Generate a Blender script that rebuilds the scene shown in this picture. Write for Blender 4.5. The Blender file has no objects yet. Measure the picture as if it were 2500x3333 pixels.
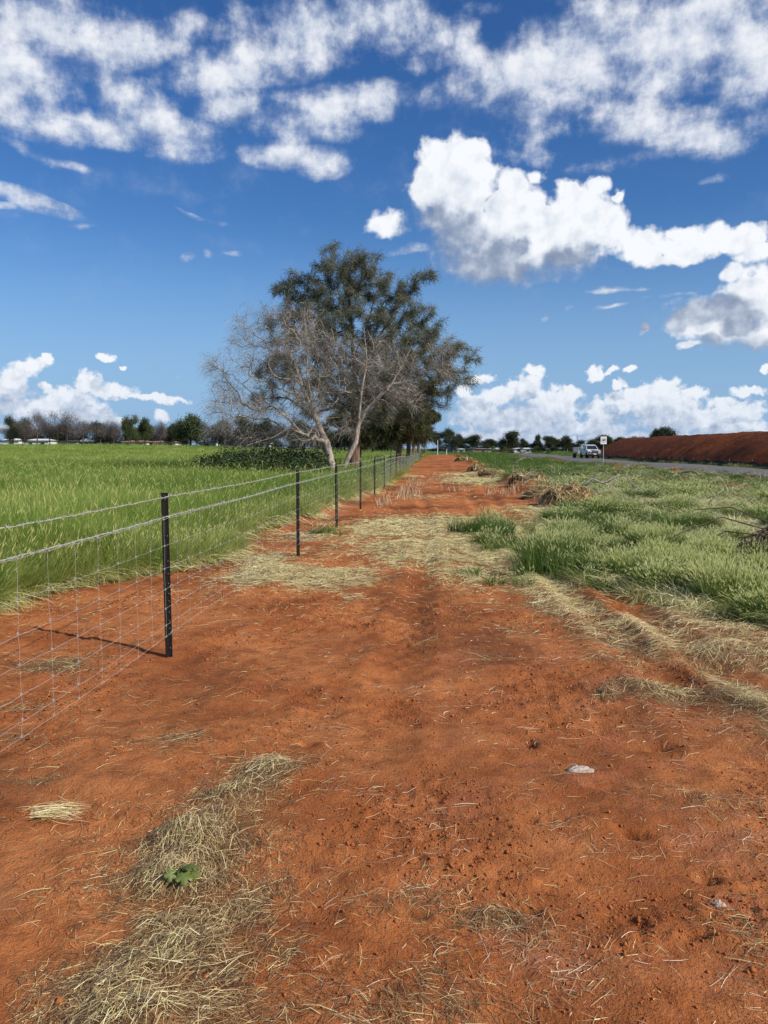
import bpy, bmesh, math, random
import numpy as np
from mathutils import Vector, Matrix

random.seed(7)
RNG = np.random.default_rng(11)
SC = bpy.context.scene
COL = SC.collection
PI = math.pi

# ------------------------------------------------------------------ camera
EYE = 1.65
FPX = 2500.0                       # focal length in pixels of the 2500 x 3333 photograph
PITCH = math.atan(206.5 / FPX)     # downwards
YAW = math.atan(160.0 / FPX)       # to the left of +Y
cam_data = bpy.data.cameras.new('camera')
cam_data.lens = FPX / 3333.0 * 36.0
cam_data.sensor_width = 36.0
cam_data.sensor_fit = 'AUTO'
cam_data.clip_start = 0.05
cam_data.clip_end = 9000
cam = bpy.data.objects.new('camera', cam_data)
COL.objects.link(cam)
cam.location = (0, 0, EYE)
cam.rotation_euler = (PI / 2 - PITCH, 0, YAW)
SC.camera = cam
CAMROT = cam.rotation_euler.to_matrix()

def ray(px, py):
    return (CAMROT @ Vector(((px - 1250.0) / FPX, (1666.5 - py) / FPX, -1.0))).normalized()

def G(px, py, z=0.0):
    """point of the ground seen at a pixel of the photograph"""
    d = ray(px, py)
    t = (z - EYE) / d.z
    return (d.x * t, d.y * t)

# ------------------------------------------------------------------ sun
SUN_EL = math.radians(36.0)
SUN_DIR = Vector((0.87, -0.49, 0)).normalized() * math.cos(SUN_EL)
SUN_DIR.z = math.sin(SUN_EL)
sun_data = bpy.data.lights.new('sun', 'SUN')
sun_data.energy = 5.0
sun_data.angle = math.radians(0.53)
sun_data.color = (1.0, 0.95, 0.87)
sun = bpy.data.objects.new('sun', sun_data)
COL.objects.link(sun)
sun.rotation_euler = SUN_DIR.to_track_quat('Z', 'Y').to_euler()

SC.view_settings.view_transform = 'Standard'
SC.view_settings.look = 'None'
SC.view_settings.exposure = 0.12
SC.view_settings.gamma = 1.0
SC.view_settings.use_curve_mapping = False

# ------------------------------------------------------------------ node helper
class N:
    def __init__(s, nt):
        s.nt = nt; s.n = nt.nodes; s.l = nt.links
    def _set(s, sock, v):
        if isinstance(v, bpy.types.NodeSocket): s.l.new(v, sock)
        elif v is not None: sock.default_value = v
    def node(s, typ, ins=None, **kw):
        n = s.n.new(typ)
        for k, v in kw.items(): setattr(n, k, v)
        if ins:
            for k, v in ins.items(): s._set(n.inputs[k], v)
        return n
    def m(s, op, a, b=None, c=None, clamp=False):
        n = s.n.new('ShaderNodeMath'); n.operation = op; n.use_clamp = clamp
        s._set(n.inputs[0], a)
        if b is not None: s._set(n.inputs[1], b)
        if c is not None: s._set(n.inputs[2], c)
        return n.outputs[0]
    def v(s, op, a, b=None, scale=None):
        n = s.n.new('ShaderNodeVectorMath'); n.operation = op
        s._set(n.inputs[0], a)
        if b is not None: s._set(n.inputs[1], b)
        if scale is not None: s._set(n.inputs['Scale'], scale)
        return n.outputs[0]
    def xyz(s, x, y, z=0.0):
        n = s.n.new('ShaderNodeCombineXYZ')
        for i, q in enumerate((x, y, z)): s._set(n.inputs[i], q)
        return n.outputs[0]
    def sep(s, a):
        n = s.n.new('ShaderNodeSeparateXYZ'); s._set(n.inputs[0], a); return n.outputs
    def noise(s, vec, scale, detail=4.0, rough=0.5, dist=0.0, col=False, lac=2.0, dim='3D'):
        n = s.n.new('ShaderNodeTexNoise'); n.noise_dimensions = dim
        s._set(n.inputs['Vector'], vec); s._set(n.inputs['Scale'], scale)
        s._set(n.inputs['Detail'], detail); s._set(n.inputs['Roughness'], rough)
        s._set(n.inputs['Distortion'], dist); s._set(n.inputs['Lacunarity'], lac)
        return n.outputs['Color' if col else 'Fac']
    def smooth(s, x, a, b, lo=0.0, hi=1.0):
        n = s.n.new('ShaderNodeMapRange'); n.interpolation_type = 'SMOOTHSTEP'
        for i, q in enumerate((x, a, b, lo, hi)): s._set(n.inputs[i], q)
        return n.outputs[0]
    def lin(s, x, a, b, lo=0.0, hi=1.0):
        n = s.n.new('ShaderNodeMapRange'); n.clamp = True
        for i, q in enumerate((x, a, b, lo, hi)): s._set(n.inputs[i], q)
        return n.outputs[0]
    def mix(s, f, a, b, blend='MIX'):
        n = s.n.new('ShaderNodeMix'); n.data_type = 'RGBA'; n.blend_type = blend
        s._set(n.inputs[0], f); s._set(n.inputs[6], a); s._set(n.inputs[7], b)
        return n.outputs[2]
    def ramp(s, f, stops, interp='LINEAR'):
        n = s.n.new('ShaderNodeValToRGB'); cr = n.color_ramp; cr.interpolation = interp
        cr.elements.remove(cr.elements[1])
        cr.elements[0].position = stops[0][0]; cr.elements[0].color = (*stops[0][1], 1)
        for p, c in stops[1:]:
            e = cr.elements.new(p); e.color = (*c, 1)
        s._set(n.inputs[0], f); return n.outputs[0]

# ------------------------------------------------------------------ sky with clouds
world = bpy.data.worlds.new('World'); SC.world = world; world.use_nodes = True
wt = world.node_tree; wt.nodes.clear(); w = N(wt)
sky = w.node('ShaderNodeTexSky', sky_type='NISHITA')
sky.sun_disc = False
sky.sun_elevation = SUN_EL
sky.sun_rotation = math.atan2(SUN_DIR.x, SUN_DIR.y)
sky.altitude = 300; sky.air_density = 1.0; sky.dust_density = 0.35; sky.ozone_density = 3.0
tc = w.node('ShaderNodeTexCoord')
D = w.v('NORMALIZE', tc.outputs['Generated'])
dx, dy, dz = w.sep(D)
az = w.m('MULTIPLY', w.m('ARCTAN2', dx, dy), 180 / PI)
el = w.m('MULTIPLY', w.m('ARCSINE', dz), 180 / PI)
P = w.xyz(az, el, 0.0)

S = 2500.0 / 1659.0
def azel(u, v):
    d = ray(u * S, v * S)
    return math.degrees(math.atan2(d.x, d.y)), math.degrees(math.asin(d.z))

def blobs(w, Pv, lst, k, soft):
    out = None
    for b in lst:
        u, v, ru, rv = b[:4]; rot = b[4] if len(b) > 4 else 0.0; st = b[5] if len(b) > 5 else 1.0
        a0, e0 = azel(u, v); a1, _ = azel(u + 10, v); _, e1 = azel(u, v + 10)
        sa, se = abs(a1 - a0) / 10, abs(e1 - e0) / 10
        Pk = Pv
        if out is not None:                     # chained so that few values are held at a time
            vm = w.n.new('ShaderNodeVectorMath'); vm.operation = 'MULTIPLY_ADD'
            w._set(vm.inputs[0], out); vm.inputs[1].default_value = (1e-8,) * 3; w._set(vm.inputs[2], Pv); Pk = vm.outputs[0]
        mp = w.node('ShaderNodeMapping', {'Vector': Pk, 'Location': (a0, e0, 0), 'Rotation': (0, 0, math.radians(rot)),
                    'Scale': (ru * sa * k, rv * se * k, 1)}, vector_type='TEXTURE')
        g = w.node('ShaderNodeTexGradient', {'Vector': mp.outputs[0]}, gradient_type='SPHERICAL').outputs['Fac']
        if st != 1.0: g = w.m('MULTIPLY', g, st * .78)
        out = g if out is None else w.m('SMOOTH_MAX', out, g, soft)
    return out

HIGH = [(150,90,90,40,10,.9),(420,60,60,30,20,.75),(230,275,120,40,-14),(1350,180,260,80),(900,150,60,30,0,.75),(700,90,230,60,14,.9),(60,45,230,75),(75,165,170,85),(60,238,200,58),(260,205,110,50,-8),(340,285,120,45,-18),(395,300,60,28),
 (300,105,110,45,15),(560,120,150,55,22),(650,55,150,75),(800,50,120,85),(440,165,90,50,15),(520,150,80,35),
 (760,235,190,42,5),(630,275,130,42),(650,350,110,26),(500,240,70,40,10),(960,85,70,55),(1010,120,60,35,-20),
 (1250,95,210,90,10),(1450,90,240,120),(1600,110,120,130),(1200,170,150,60),(1110,165,100,50),(1155,265,85,40),(1400,248,150,52,-4),
 (1520,300,90,42,-10),(1300,345,90,20,0,.8),(1640,270,50,30,0,.8),(1130,330,70,26,0,.75),(1060,12,60,20,0,.8),
 (40,425,105,20,-14),(10,448,30,8,0,.8),(40,325,70,16,-18,.8),(120,355,60,9,-6,.75),(470,470,62,7,-8,.7),(407,562,22,10,28,.62),(450,550,10,12,0,.5),
 (505,545,18,6,0,.5),(165,492,30,7,0,.52),(1335,621,55,6,0,.8),(1448,640,45,7,0,.78),(1335,668,32,7,8,.7),(1440,657,34,8,6,.75),
 (1545,398,34,12,10,.7),(860,548,50,14,15,.62),(420,455,50,5,-5,.62),(340,780,22,14,0,.55),(390,818,12,6,0,.5),(1186,687,10,6,0,.55),(1240,670,14,7,0,.5)]
CUM = [(1390,525,60,40),(1450,540,60,32),(1540,520,60,40),(1600,500,40,22),(1480,505,40,22),(1050,945,70,16),(1180,950,90,16),(1330,945,90,18),(1480,950,110,18),(1620,945,80,16),(40,925,60,14),(260,910,60,9),(1000,845,24,16),(1290,880,34,22),(1560,868,40,14),(1105,440,75,50),(1200,505,100,45),(1270,455,65,60),(1020,370,60,50),(1300,470,50,45),(1130,925,90,22),(1040,905,40,25),(1230,850,30,20),(1500,850,30,20),(1380,850,50,20),(1560,900,60,30),(1000,400,70,50),(1150,480,110,55),(1090,540,150,62),(965,345,68,55),(1025,325,40,30),(925,405,52,58),(1110,402,52,40),(1160,385,20,22),(990,450,90,75),(1085,510,150,80),(1070,575,95,45),(1155,450,35,40),
 (1235,425,38,40),(1290,400,34,28),(1332,422,16,16,20),(1265,480,70,60),(1190,530,150,62),(1330,500,32,60),(1400,545,75,30),(1500,525,70,38),(1450,560,100,20),(1600,520,80,34),(1640,545,60,30),(1230,475,60,50),
 (833,485,46,34),
 (1560,690,120,58),(1630,630,80,55),(1580,590,30,24),(1485,690,44,34),(1500,744,40,7),(1650,720,60,40),(1388,708,14,18),(1640,660,70,60),
 (60,795,55,22,25),(100,775,16,14),(20,830,46,44),(190,828,34,28),(240,845,60,20),(330,860,90,10,-3),(150,862,60,30),(70,880,110,30),(228,770,24,13,-15),(268,798,10,5),(350,898,20,14),(190,892,60,28),(95,838,14,14),
 (1155,802,28,18),(1135,840,50,32),(1040,818,32,14),(1075,855,44,26),(1195,880,65,45),(1030,880,46,32),(1100,905,140,30),(1285,808,22,20),(1320,800,20,8,20),(1358,798,14,10),(1340,830,18,14),
 (1430,840,56,24),(1420,875,110,34),(1470,905,130,36),(1340,870,44,34),(1600,892,62,30),(1615,845,46,12),(1652,798,12,11),(1580,920,90,24),(1260,925,100,16),(1300,905,40,20)]


def in_tile(b, t, k, mg):
    u, v, ru, rv = b[:4]; r = max(ru, rv) * k if len(b) > 4 and b[4] else None
    rx = (r or ru * k) + mg; ry = (r or rv * k) + mg
    return u + rx > t[0] and u - rx < t[1] and v + ry > t[2] and v - ry < t[3]

hazecol = (0.25, 0.41, 0.66, 1)
skyc = w.node('ShaderNodeHueSaturation', {'Hue': 0.512, 'Saturation': 1.24, 'Value': 1.06, 'Color': sky.outputs[0]}).outputs[0]
skyc = w.v('SCALE', skyc, scale=0.096)
skyc = w.v('MULTIPLY', skyc, (0.74, 0.94, 1.0))
skyc = w.mix(w.smooth(el, 17.0, 0.0, 0.0, 0.92), skyc, hazecol)

# what the whole frame shares
pl = w.v('SCALE', D, scale=w.m('DIVIDE', 1.0, w.m('ADD', w.m('MAXIMUM', dz, 0.0), 0.15)))

def high_layer(w, P, pl, base, lst):
    hw = w.noise(pl, 2.6, 3.0, 0.5, col=True)
    Ph = w.v('ADD', P, w.v('SCALE', w.v('SUBTRACT', hw, (0.5, 0.5, 0.5)), scale=3.2))
    def hnoise(a, b_, det):
        x_ = w.noise(w.v('ADD', pl, a), 5.2, det, 0.60, 0.1); y_ = w.noise(w.v('ADD', P, b_), 0.30, det, 0.60, dim='2D')
        return w.m('ADD', w.m('MULTIPLY', x_, 0.42), w.m('MULTIPLY', y_, 0.58))
    hn = hnoise((0, 0, 0), (0, 0, 0), 8.0); hn2 = hnoise((0.035, -0.06, 0.03), (0.5, 1.1, 0), 5.0)
    hb = blobs(w, Ph, lst, 1.6, 0.12)
    hf = w.m('ADD', hb, w.m('MULTIPLY', w.m('SUBTRACT', hn, 0.5), 2.7))
    a_h = w.m('MULTIPLY', w.smooth(hf, 0.02, 0.86), w.smooth(hb, 0.02, 0.26))
    hl = w.m('ADD', w.m('MULTIPLY', w.m('SUBTRACT', hn, hn2), 2.8), w.m('ADD', 0.62, w.m('MULTIPLY', w.m('SUBTRACT', hf, 0.7), 0.30)))
    hcol = w.ramp(hl, [(0.0, (0.22, 0.28, 0.45)), (0.35, (0.37, 0.44, 0.60)), (0.65, (0.60, 0.65, 0.75)), (1.0, (0.80, 0.82, 0.87))])
    return w.mix(w.m('MULTIPLY', a_h, 0.97), base, hcol)

def cum_layer(w, P, el, base, lst, fine, far):
    WARP = 0.9 if fine else 1.15
    q = 2.1 if fine else 1.0
    off = (0.35, 0.85, 0.0) if fine else (0.9, 1.9, 0.0)
    warp = []
    def field(o):
        Pv = w.v('ADD', P, o) if o else P
        wn = w.noise(Pv, 0.45 * q, 3.0, 0.55, col=True, dim='2D')
        Pw = w.v('ADD', Pv, w.v('SCALE', w.v('SUBTRACT', wn, (0.5, 0.5, 0.5)), scale=WARP))
        warp.append(w.v('SUBTRACT', Pw, Pv)); b = blobs(w, Pw, lst, 1.55, 0.10)
        vor = w.node('ShaderNodeTexVoronoi', {'Vector': Pw, 'Scale': 0.62 * q, 'Detail': 2.0, 'Roughness': 0.45}, feature='F1', voronoi_dimensions='2D', normalize=True)
        n = w.m('ADD', w.m('MULTIPLY', w.m('SUBTRACT', w.noise(Pv, 0.8 * q, 7.0, 0.55, dim='2D'), 0.5), 0.60),
                w.m('MULTIPLY', w.m('SUBTRACT', 0.36, vor.outputs['Distance']), 0.34))
        return b, n
    b0, n0 = field(None); b1, n1 = field(off)
    small = tuple(c * 0.35 for c in off)
    n2 = w.noise(w.v('ADD', P, small), 0.8 * q, 6.0, 0.60, dim='2D')
    f0 = w.m('ADD', b0, n0)
    db = w.m('SUBTRACT', b0, b1); dn = w.m('SUBTRACT', n0, n1)
    # cloud standing above a point towards the light keeps the light off it
    w0 = w.v('SCALE', warp[0], scale=1.5)
    b2 = blobs(w, w.v('ADD', w.v('ADD', P, (0.6, 1.9, 0.0) if fine else (1.0, 4.3, 0.0)), w0), lst, 1.55, 0.10)
    lit = w.m('ADD', 0.88, w.m('ADD', w.m('MULTIPLY', db, 0.22), w.m('MULTIPLY', dn, 0.85)))
    lit = w.m('SUBTRACT', lit, w.m('MULTIPLY', w.smooth(b2, 0.10, 0.60), 0.56 if not fine else 0.34))
    lit = w.m('MINIMUM', w.m('MAXIMUM', lit, 0.0), 1.0)
    edge = w.lin(lit, 0.2, 0.8, 0.26, 0.15)
    f0a = w.m('MAXIMUM', f0, w.m('MULTIPLY', w.smooth(b0, 0.45, 0.62), 0.75))
    a_c = w.m('MULTIPLY', w.smooth(f0a, w.m('SUBTRACT', 0.46, edge), w.m('ADD', 0.46, edge)), w.smooth(b0, 0.0, 0.20))
    ccol = w.ramp(lit, [(0.0, (0.17, 0.22, 0.34)), (0.3, (0.29, 0.35, 0.47)), (0.55, (0.52, 0.58, 0.68)), (0.80, (0.74, 0.78, 0.84)), (1.0, (0.88, 0.90, 0.93))])
    if far:
        ccol = w.mix(w.smooth(el, 8.0, 0.0, 0.05, 0.42), ccol, (0.45, 0.56, 0.74, 1))
    return w.mix(a_c, base, ccol)

def BGn(c):
    return w.node('ShaderNodeBackground', {'Color': c, 'Strength': 1.0}).outputs[0]

# tiles of the part of the sky the photograph shows, so that each ray evaluates few clouds
xs = [-400, 300, 500, 720, 1000, 1200, 1420, 2100]; ys = [-120, 200, 330, 470, 660, 762, 1010]
def split(lo, hi, axis_sock, vals, leaf):
    if hi - lo == 1: return leaf(lo)
    mid = (lo + hi) // 2
    a = split(lo, mid, axis_sock, vals, leaf); b = split(mid, hi, axis_sock, vals, leaf)
    n = w.node('ShaderNodeMixShader', {0: w.m('GREATER_THAN', axis_sock, vals[mid])})
    w.l.new(a, n.inputs[1]); w.l.new(b, n.inputs[2])
    return n.outputs[0]
# photo coordinates of a direction (gnomonic about the photograph's axis), used only to pick a tile
axis = ray(1250, 1666.5); rightv = (CAMROT @ Vector((1, 0, 0))); upv = (CAMROT @ Vector((0, 1, 0)))
def dot(c):
    n = w.n.new('ShaderNodeVectorMath'); n.operation = 'DOT_PRODUCT'; w.l.new(D, n.inputs[0]); n.inputs[1].default_value = tuple(c); return n.outputs['Value']
dn_ = w.m('MAXIMUM', dot(axis), 0.05)
U = w.m('ADD', w.m('MULTIPLY', w.m('DIVIDE', dot(rightv), dn_), FPX / S), 1250 / S)
V = w.m('ADD', w.m('MULTIPLY', w.m('DIVIDE', dot(upv), dn_), -FPX / S), 1666.5 / S)
MAXB = []
def leaf_at(i, j):
    t = (xs[i], xs[i + 1], ys[j], ys[j + 1])
    hl_ = [b for b in HIGH if in_tile(b, t, 1.6, 70)]
    fine = ys[j] >= 762
    cl_ = [b for b in CUM if ( in_tile(b, t, 1.55, 20 if fine else 28) or in_tile(b, (t[0] + 5, t[1] + 40, t[2] - (110 if not fine else 70), t[3] - (50 if not fine else 30)), 1.0, 6))]
    cl_ = [b for b in cl_ if (b[1] > 762) == fine]
    MAXB.append((len(hl_), len(cl_)))
    if not hl_ and not cl_: return BGn(skyc)
    gt = bpy.data.node_groups.new('cloud_tile', 'ShaderNodeTree')
    for nm, ty in (('Base', 'NodeSocketColor'), ('P', 'NodeSocketVector'), ('pl', 'NodeSocketVector'), ('el', 'NodeSocketFloat')):
        gt.interface.new_socket(nm, in_out='INPUT', socket_type=ty)
    gt.interface.new_socket('Color', in_out='OUTPUT', socket_type='NodeSocketColor')
    g = N(gt); gi = g.node('NodeGroupInput').outputs
    c = gi['Base']
    if hl_: c = high_layer(g, gi['P'], gi['pl'], c, hl_)
    if cl_: c = cum_layer(g, gi['P'], gi['el'], c, cl_, fine, True)
    g.node('NodeGroupOutput', {'Color': c})
    gn = w.n.new('ShaderNodeGroup'); gn.node_tree = gt
    for nm, so in (('Base', skyc), ('P', P), ('pl', pl), ('el', el)): w.l.new(so, gn.inputs[nm])
    return BGn(gn.outputs[0])
def column(i):
    return split(0, len(ys) - 1, V, ys, lambda j: leaf_at(i, j))
frame_sky = split(0, len(xs) - 1, U, xs, column)
# outside the frame the sky goes on with scattered cloud of the same kind
oc = w.noise(pl, 2.4, 5.0, 0.58)
out_sky = BGn(w.mix(w.smooth(oc, 0.50, 0.66), skyc, w.mix(w.smooth(oc, 0.55, 0.8), (0.72, 0.76, 0.86, 1), (0.60, 0.65, 0.75, 1))))
inside = w.m('MULTIPLY', w.m('MULTIPLY', w.m('GREATER_THAN', dot(axis), 0.3), w.smooth(U, -190.0, -15.0)),
             w.m('MULTIPLY', w.smooth(U, 1672.0, 1850.0, 1.0, 0.0), w.m('MULTIPLY', w.smooth(V, -190.0, -15.0), w.m('LESS_THAN', V, 1000.0))))
mx = w.node('ShaderNodeMixShader', {0: inside}); w.l.new(out_sky, mx.inputs[1]); w.l.new(frame_sky, mx.inputs[2])
wo = w.node('ShaderNodeOutputWorld'); w.l.new(mx.outputs[0], wo.inputs['Surface'])
world.cycles.sampling_method = 'NONE'

# ================================================================== helpers
def hash2(ix, iy, s):
    h = (ix.astype(np.int64) * 374761393 + iy.astype(np.int64) * 668265263 + s * 1442695041) & 0xffffffff
    h = ((h ^ (h >> 13)) * 1274126177) & 0xffffffff
    h = h ^ (h >> 16)
    return (h & 0xffffff) / float(0xffffff)

def vnoise(x, y, s=0):
    x = np.asarray(x, float); y = np.asarray(y, float)
    ix = np.floor(x); iy = np.floor(y); fx = x - ix; fy = y - iy
    fx = fx * fx * fx * (fx * (fx * 6 - 15) + 10); fy = fy * fy * fy * (fy * (fy * 6 - 15) + 10)
    a = hash2(ix, iy, s); b = hash2(ix + 1, iy, s); c = hash2(ix, iy + 1, s); d = hash2(ix + 1, iy + 1, s)
    return (a + (b - a) * fx) * (1 - fy) + (c + (d - c) * fx) * fy - 0.5

def fbm(x, y, octv=4, s=0, rough=0.5):
    r = 0.0; a = 1.0
    for k in range(octv):
        c, sn = math.cos(k * 1.3), math.sin(k * 1.3)
        r = r + a * vnoise((c * x - sn * y) * 2 ** k + 17.3 * k, (sn * x + c * y) * 2 ** k - 5.1 * k, s + k * 7)
        a *= rough
    return r

def sst(x, a, b):
    t = np.clip((np.asarray(x, float) - a) / (b - a), 0, 1)
    return t * t * (3 - 2 * t)

def mesh_arrays(name, V, F, mat=None, attrs=None, smooth=False):
    """V (n,3), F (m,k) of one polygon size"""
    V = np.asarray(V, np.float32); F = np.asarray(F, np.int32)
    me = bpy.data.meshes.new(name)
    m, k = F.shape
    me.vertices.add(len(V)); me.vertices.foreach_set('co', V.ravel())
    me.loops.add(m * k); me.loops.foreach_set('vertex_index', F.ravel())
    me.polygons.add(m)
    me.polygons.foreach_set('loop_start', np.arange(0, m * k, k, dtype=np.int32))
    try: me.polygons.foreach_set('loop_total', np.full(m, k, np.int32))
    except Exception: pass
    if smooth: me.polygons.foreach_set('use_smooth', np.ones(m, bool))
    me.update(calc_edges=True)
    if attrs:
        for nm, (ty, arr) in attrs.items():
            at = me.attributes.new(nm, ty, 'POINT')
            at.data.foreach_set('value' if ty in ('FLOAT', 'INT') else ('color' if 'COLOR' in ty else 'vector'), np.asarray(arr).ravel())
    if mat is not None: me.materials.append(mat)
    return me

def link(name, data, parent=None, loc=None, rotz=None):
    o = bpy.data.objects.new(name, data); COL.objects.link(o)
    if parent is not None: o.parent = parent
    if loc is not None: o.location = loc
    if rotz is not None: o.rotation_euler = (0, 0, rotz)
    return o

def tag(o, label=None, cat=None, group=None, kind=None):
    if label: o['label'] = label
    if cat: o['category'] = cat
    if group: o['group'] = group
    if kind: o['kind'] = kind
    return o

def thing(name, label, cat, loc=(0, 0, 0), rotz=0.0, group=None):
    o = link(name, None, loc=loc, rotz=rotz); o.empty_display_size = 0.2
    return tag(o, label, cat, group)

def copy_tree(o, parent=None):
    c = o.copy(); COL.objects.link(c); c.parent = parent
    for ch in list(o.children): copy_tree(ch, c)
    return c

class MB:
    """collects polygons of any size"""
    def __init__(s): s.v = []; s.f = []; s.mi = []
    def add(s, vs, fs, mi=0):
        b = len(s.v); s.v += [tuple(v) for v in vs]; s.f += [tuple(i + b for i in f) for f in fs]; s.mi += [mi] * len(fs); return s
    def box(s, c, d, rz=0.0, mi=0, rot=None):
        x, y, z = d[0] / 2, d[1] / 2, d[2] / 2
        vs = [Vector((a * x, b * y, e * z)) for e in (-1, 1) for b in (-1, 1) for a in (-1, 1)]
        R = rot if rot is not None else Matrix.Rotation(rz, 3, 'Z')
        vs = [R @ v + Vector(c) for v in vs]
        return s.add(vs, [(0, 2, 3, 1), (4, 5, 7, 6), (0, 1, 5, 4), (2, 6, 7, 3), (0, 4, 6, 2), (1, 3, 7, 5)], mi)
    def tube(s, pts, r, n=6, mi=0, cap=True):
        pts = [Vector(p) for p in pts]; rr = r if hasattr(r, '__len__') else [r] * len(pts)
        rings = []; ref = Vector((0.13, 0.21, 1)).normalized()
        d0 = (pts[-1] - pts[0]).normalized()
        if abs(d0.dot(ref)) > 0.8: ref = Vector((1, 0.1, 0.05)).normalized()
        vs = []
        for i, p in enumerate(pts):
            d = (pts[min(i + 1, len(pts) - 1)] - pts[max(i - 1, 0)]).normalized()
            a = d.cross(ref).normalized(); b = d.cross(a)
            for k in range(n):
                t = 2 * PI * k / n; vs.append(p + (a * math.cos(t) + b * math.sin(t)) * rr[i])
        fs = [(i * n + k, i * n + (k + 1) % n, (i + 1) * n + (k + 1) % n, (i + 1) * n + k) for i in range(len(pts) - 1) for k in range(n)]
        if cap: fs += [tuple(range(n))[::-1], tuple((len(pts) - 1) * n + k for k in range(n))]
        return s.add(vs, fs, mi)
    def prism(s, prof, x0, x1, mi=0):
        """profile of (y, z) points extruded along x"""
        n = len(prof)
        vs = [(x0, y, z) for y, z in prof] + [(x1, y, z) for y, z in prof]
        return s.add(vs, [tuple(range(n))[::-1], tuple(range(n, 2 * n))] + [(i, (i + 1) % n, n + (i + 1) % n, n + i) for i in range(n)], mi)
    def build(s, name, mats, parent=None, bevel=0.0, smooth=False, loc=None):
        me = bpy.data.meshes.new(name); me.from_pydata(s.v, [], s.f)
        for m in (mats if isinstance(mats, (list, tuple)) else [mats]): me.materials.append(m)
        for p, i in zip(me.polygons, s.mi): p.material_index = i; p.use_smooth = smooth
        bm = bmesh.new(); bm.from_mesh(me); bmesh.ops.recalc_face_normals(bm, faces=bm.faces)
        if bevel > 0:
            bmesh.ops.bevel(bm, geom=[e for e in bm.edges if e.calc_face_angle(0) > 0.5], offset=bevel, segments=2, affect='EDGES', clamp_overlap=True)
        bm.to_mesh(me); bm.free(); me.update()
        return link(name, me, parent, loc)

# ------------------------------------------------------------------ materials
def newmat(name):
    m = bpy.data.materials.new(name); m.use_nodes = True; m.node_tree.nodes.clear(); return m, N(m.node_tree)

def finish(q, col, rough=0.8, bump=None, dist=0.01, strength=1.0, metal=0.0, spec=0.3, transl=0.0, tcol=None, coat=0.0):
    p = q.node('ShaderNodeBsdfPrincipled', {'Base Color': col, 'Roughness': rough, 'Metallic': metal, 'Specular IOR Level': spec, 'Coat Weight': coat})
    if bump is not None:
        b = q.node('ShaderNodeBump', {'Height': bump, 'Distance': dist, 'Strength': strength}); q.l.new(b.outputs[0], p.inputs['Normal'])
    out = p.outputs[0]
    if transl > 0:
        t = q.node('ShaderNodeBsdfTranslucent', {'Color': tcol if tcol is not None else col})
        mx = q.node('ShaderNodeMixShader', {0: transl}); q.l.new(out, mx.inputs[1]); q.l.new(t.outputs[0], mx.inputs[2]); out = mx.outputs[0]
    q.l.new(out, q.node('ShaderNodeOutputMaterial').inputs['Surface'])

def objco(q): return q.node('ShaderNodeTexCoord').outputs['Object']
def posco(q): return q.node('ShaderNodeNewGeometry').outputs['Position']
def attr(q, nm, out='Fac'): return q.node('ShaderNodeAttribute', attribute_name=nm).outputs[out]

def plain(name, col, rough=0.6, metal=0.0, spec=0.4, var=0.12, scale=8.0, bump=0.0, coat=0.0):
    m, q = newmat(name); c = objco(q)
    n = q.noise(c, scale, 5.0, 0.6)
    dark = tuple(x * (1 - var * 2) for x in col) + (1,); light = tuple(min(1, x * (1 + var)) for x in col) + (1,)
    finish(q, q.mix(q.smooth(n, 0.3, 0.7), dark, light), rough, n if bump else None, bump or 0.01, 0.5, metal, spec, coat=coat)
    return m

def tinted(name, stops, rough=0.7, transl=0.0, tmul=1.3, at='tint', spec=0.25, patch=None):
    """thin strips: colour picked along a ramp by a per-strip random value"""
    m, q = newmat(name)
    f = attr(q, at)
    if patch:
        pn = q.noise(posco(q), patch[0], 3.0, 0.5); f = q.m('ADD', f, q.m('MULTIPLY', q.m('SUBTRACT', pn, 0.5), patch[1]))
    c = q.ramp(f, stops)
    tc_ = q.mix(1.0, c, (tmul, tmul, tmul * 0.7, 1), 'MULTIPLY') if transl else None
    finish(q, c, rough, spec=spec, transl=transl, tcol=tc_)
    return m

# ================================================================== layout of the land
GL = np.array([(-20, -9), (3.5, -6.2), (6.4, -4.8), (7.4, -4.4), (8.4, -4.4), (9.3, -3.85), (9.9, -3.4), (11.9, -3.42), (15.7, -3.2), (21.6, -3.0), (27, -2.6), (31.7, -2.45), (45, -2.4), (400, -2.35)])
GR = np.array([(-20, 5.5), (5, 4.0), (7.0, 3.3), (7.8, 2.75), (9.4, 1.85), (13, 1.55), (15.0, 2.2), (17.4, 2.6), (23.2, 4.0), (32, 3.7), (52, 3.95), (165, 5.6), (400, 7)])
def gl(y): return np.interp(y, GL[:, 0], GL[:, 1])
def gr(y): return np.interp(y, GR[:, 0], GR[:, 1])
ROAD_L = np.array([(20, 19.0), (40, 17.6), (54, 16.9), (74, 16.0), (103, 16.1), (142, 16.9), (196, 18.6), (300, 23), (400, 29)])
ROAD_R = np.array([(20, 26.0), (57, 25.2), (79, 25.0), (111, 24.9), (179, 27.4), (300, 32), (400, 38)])
def rl(y): return np.interp(y, ROAD_L[:, 0], ROAD_L[:, 1])
def rr(y): return np.interp(y, ROAD_R[:, 0], ROAD_R[:, 1])

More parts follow.
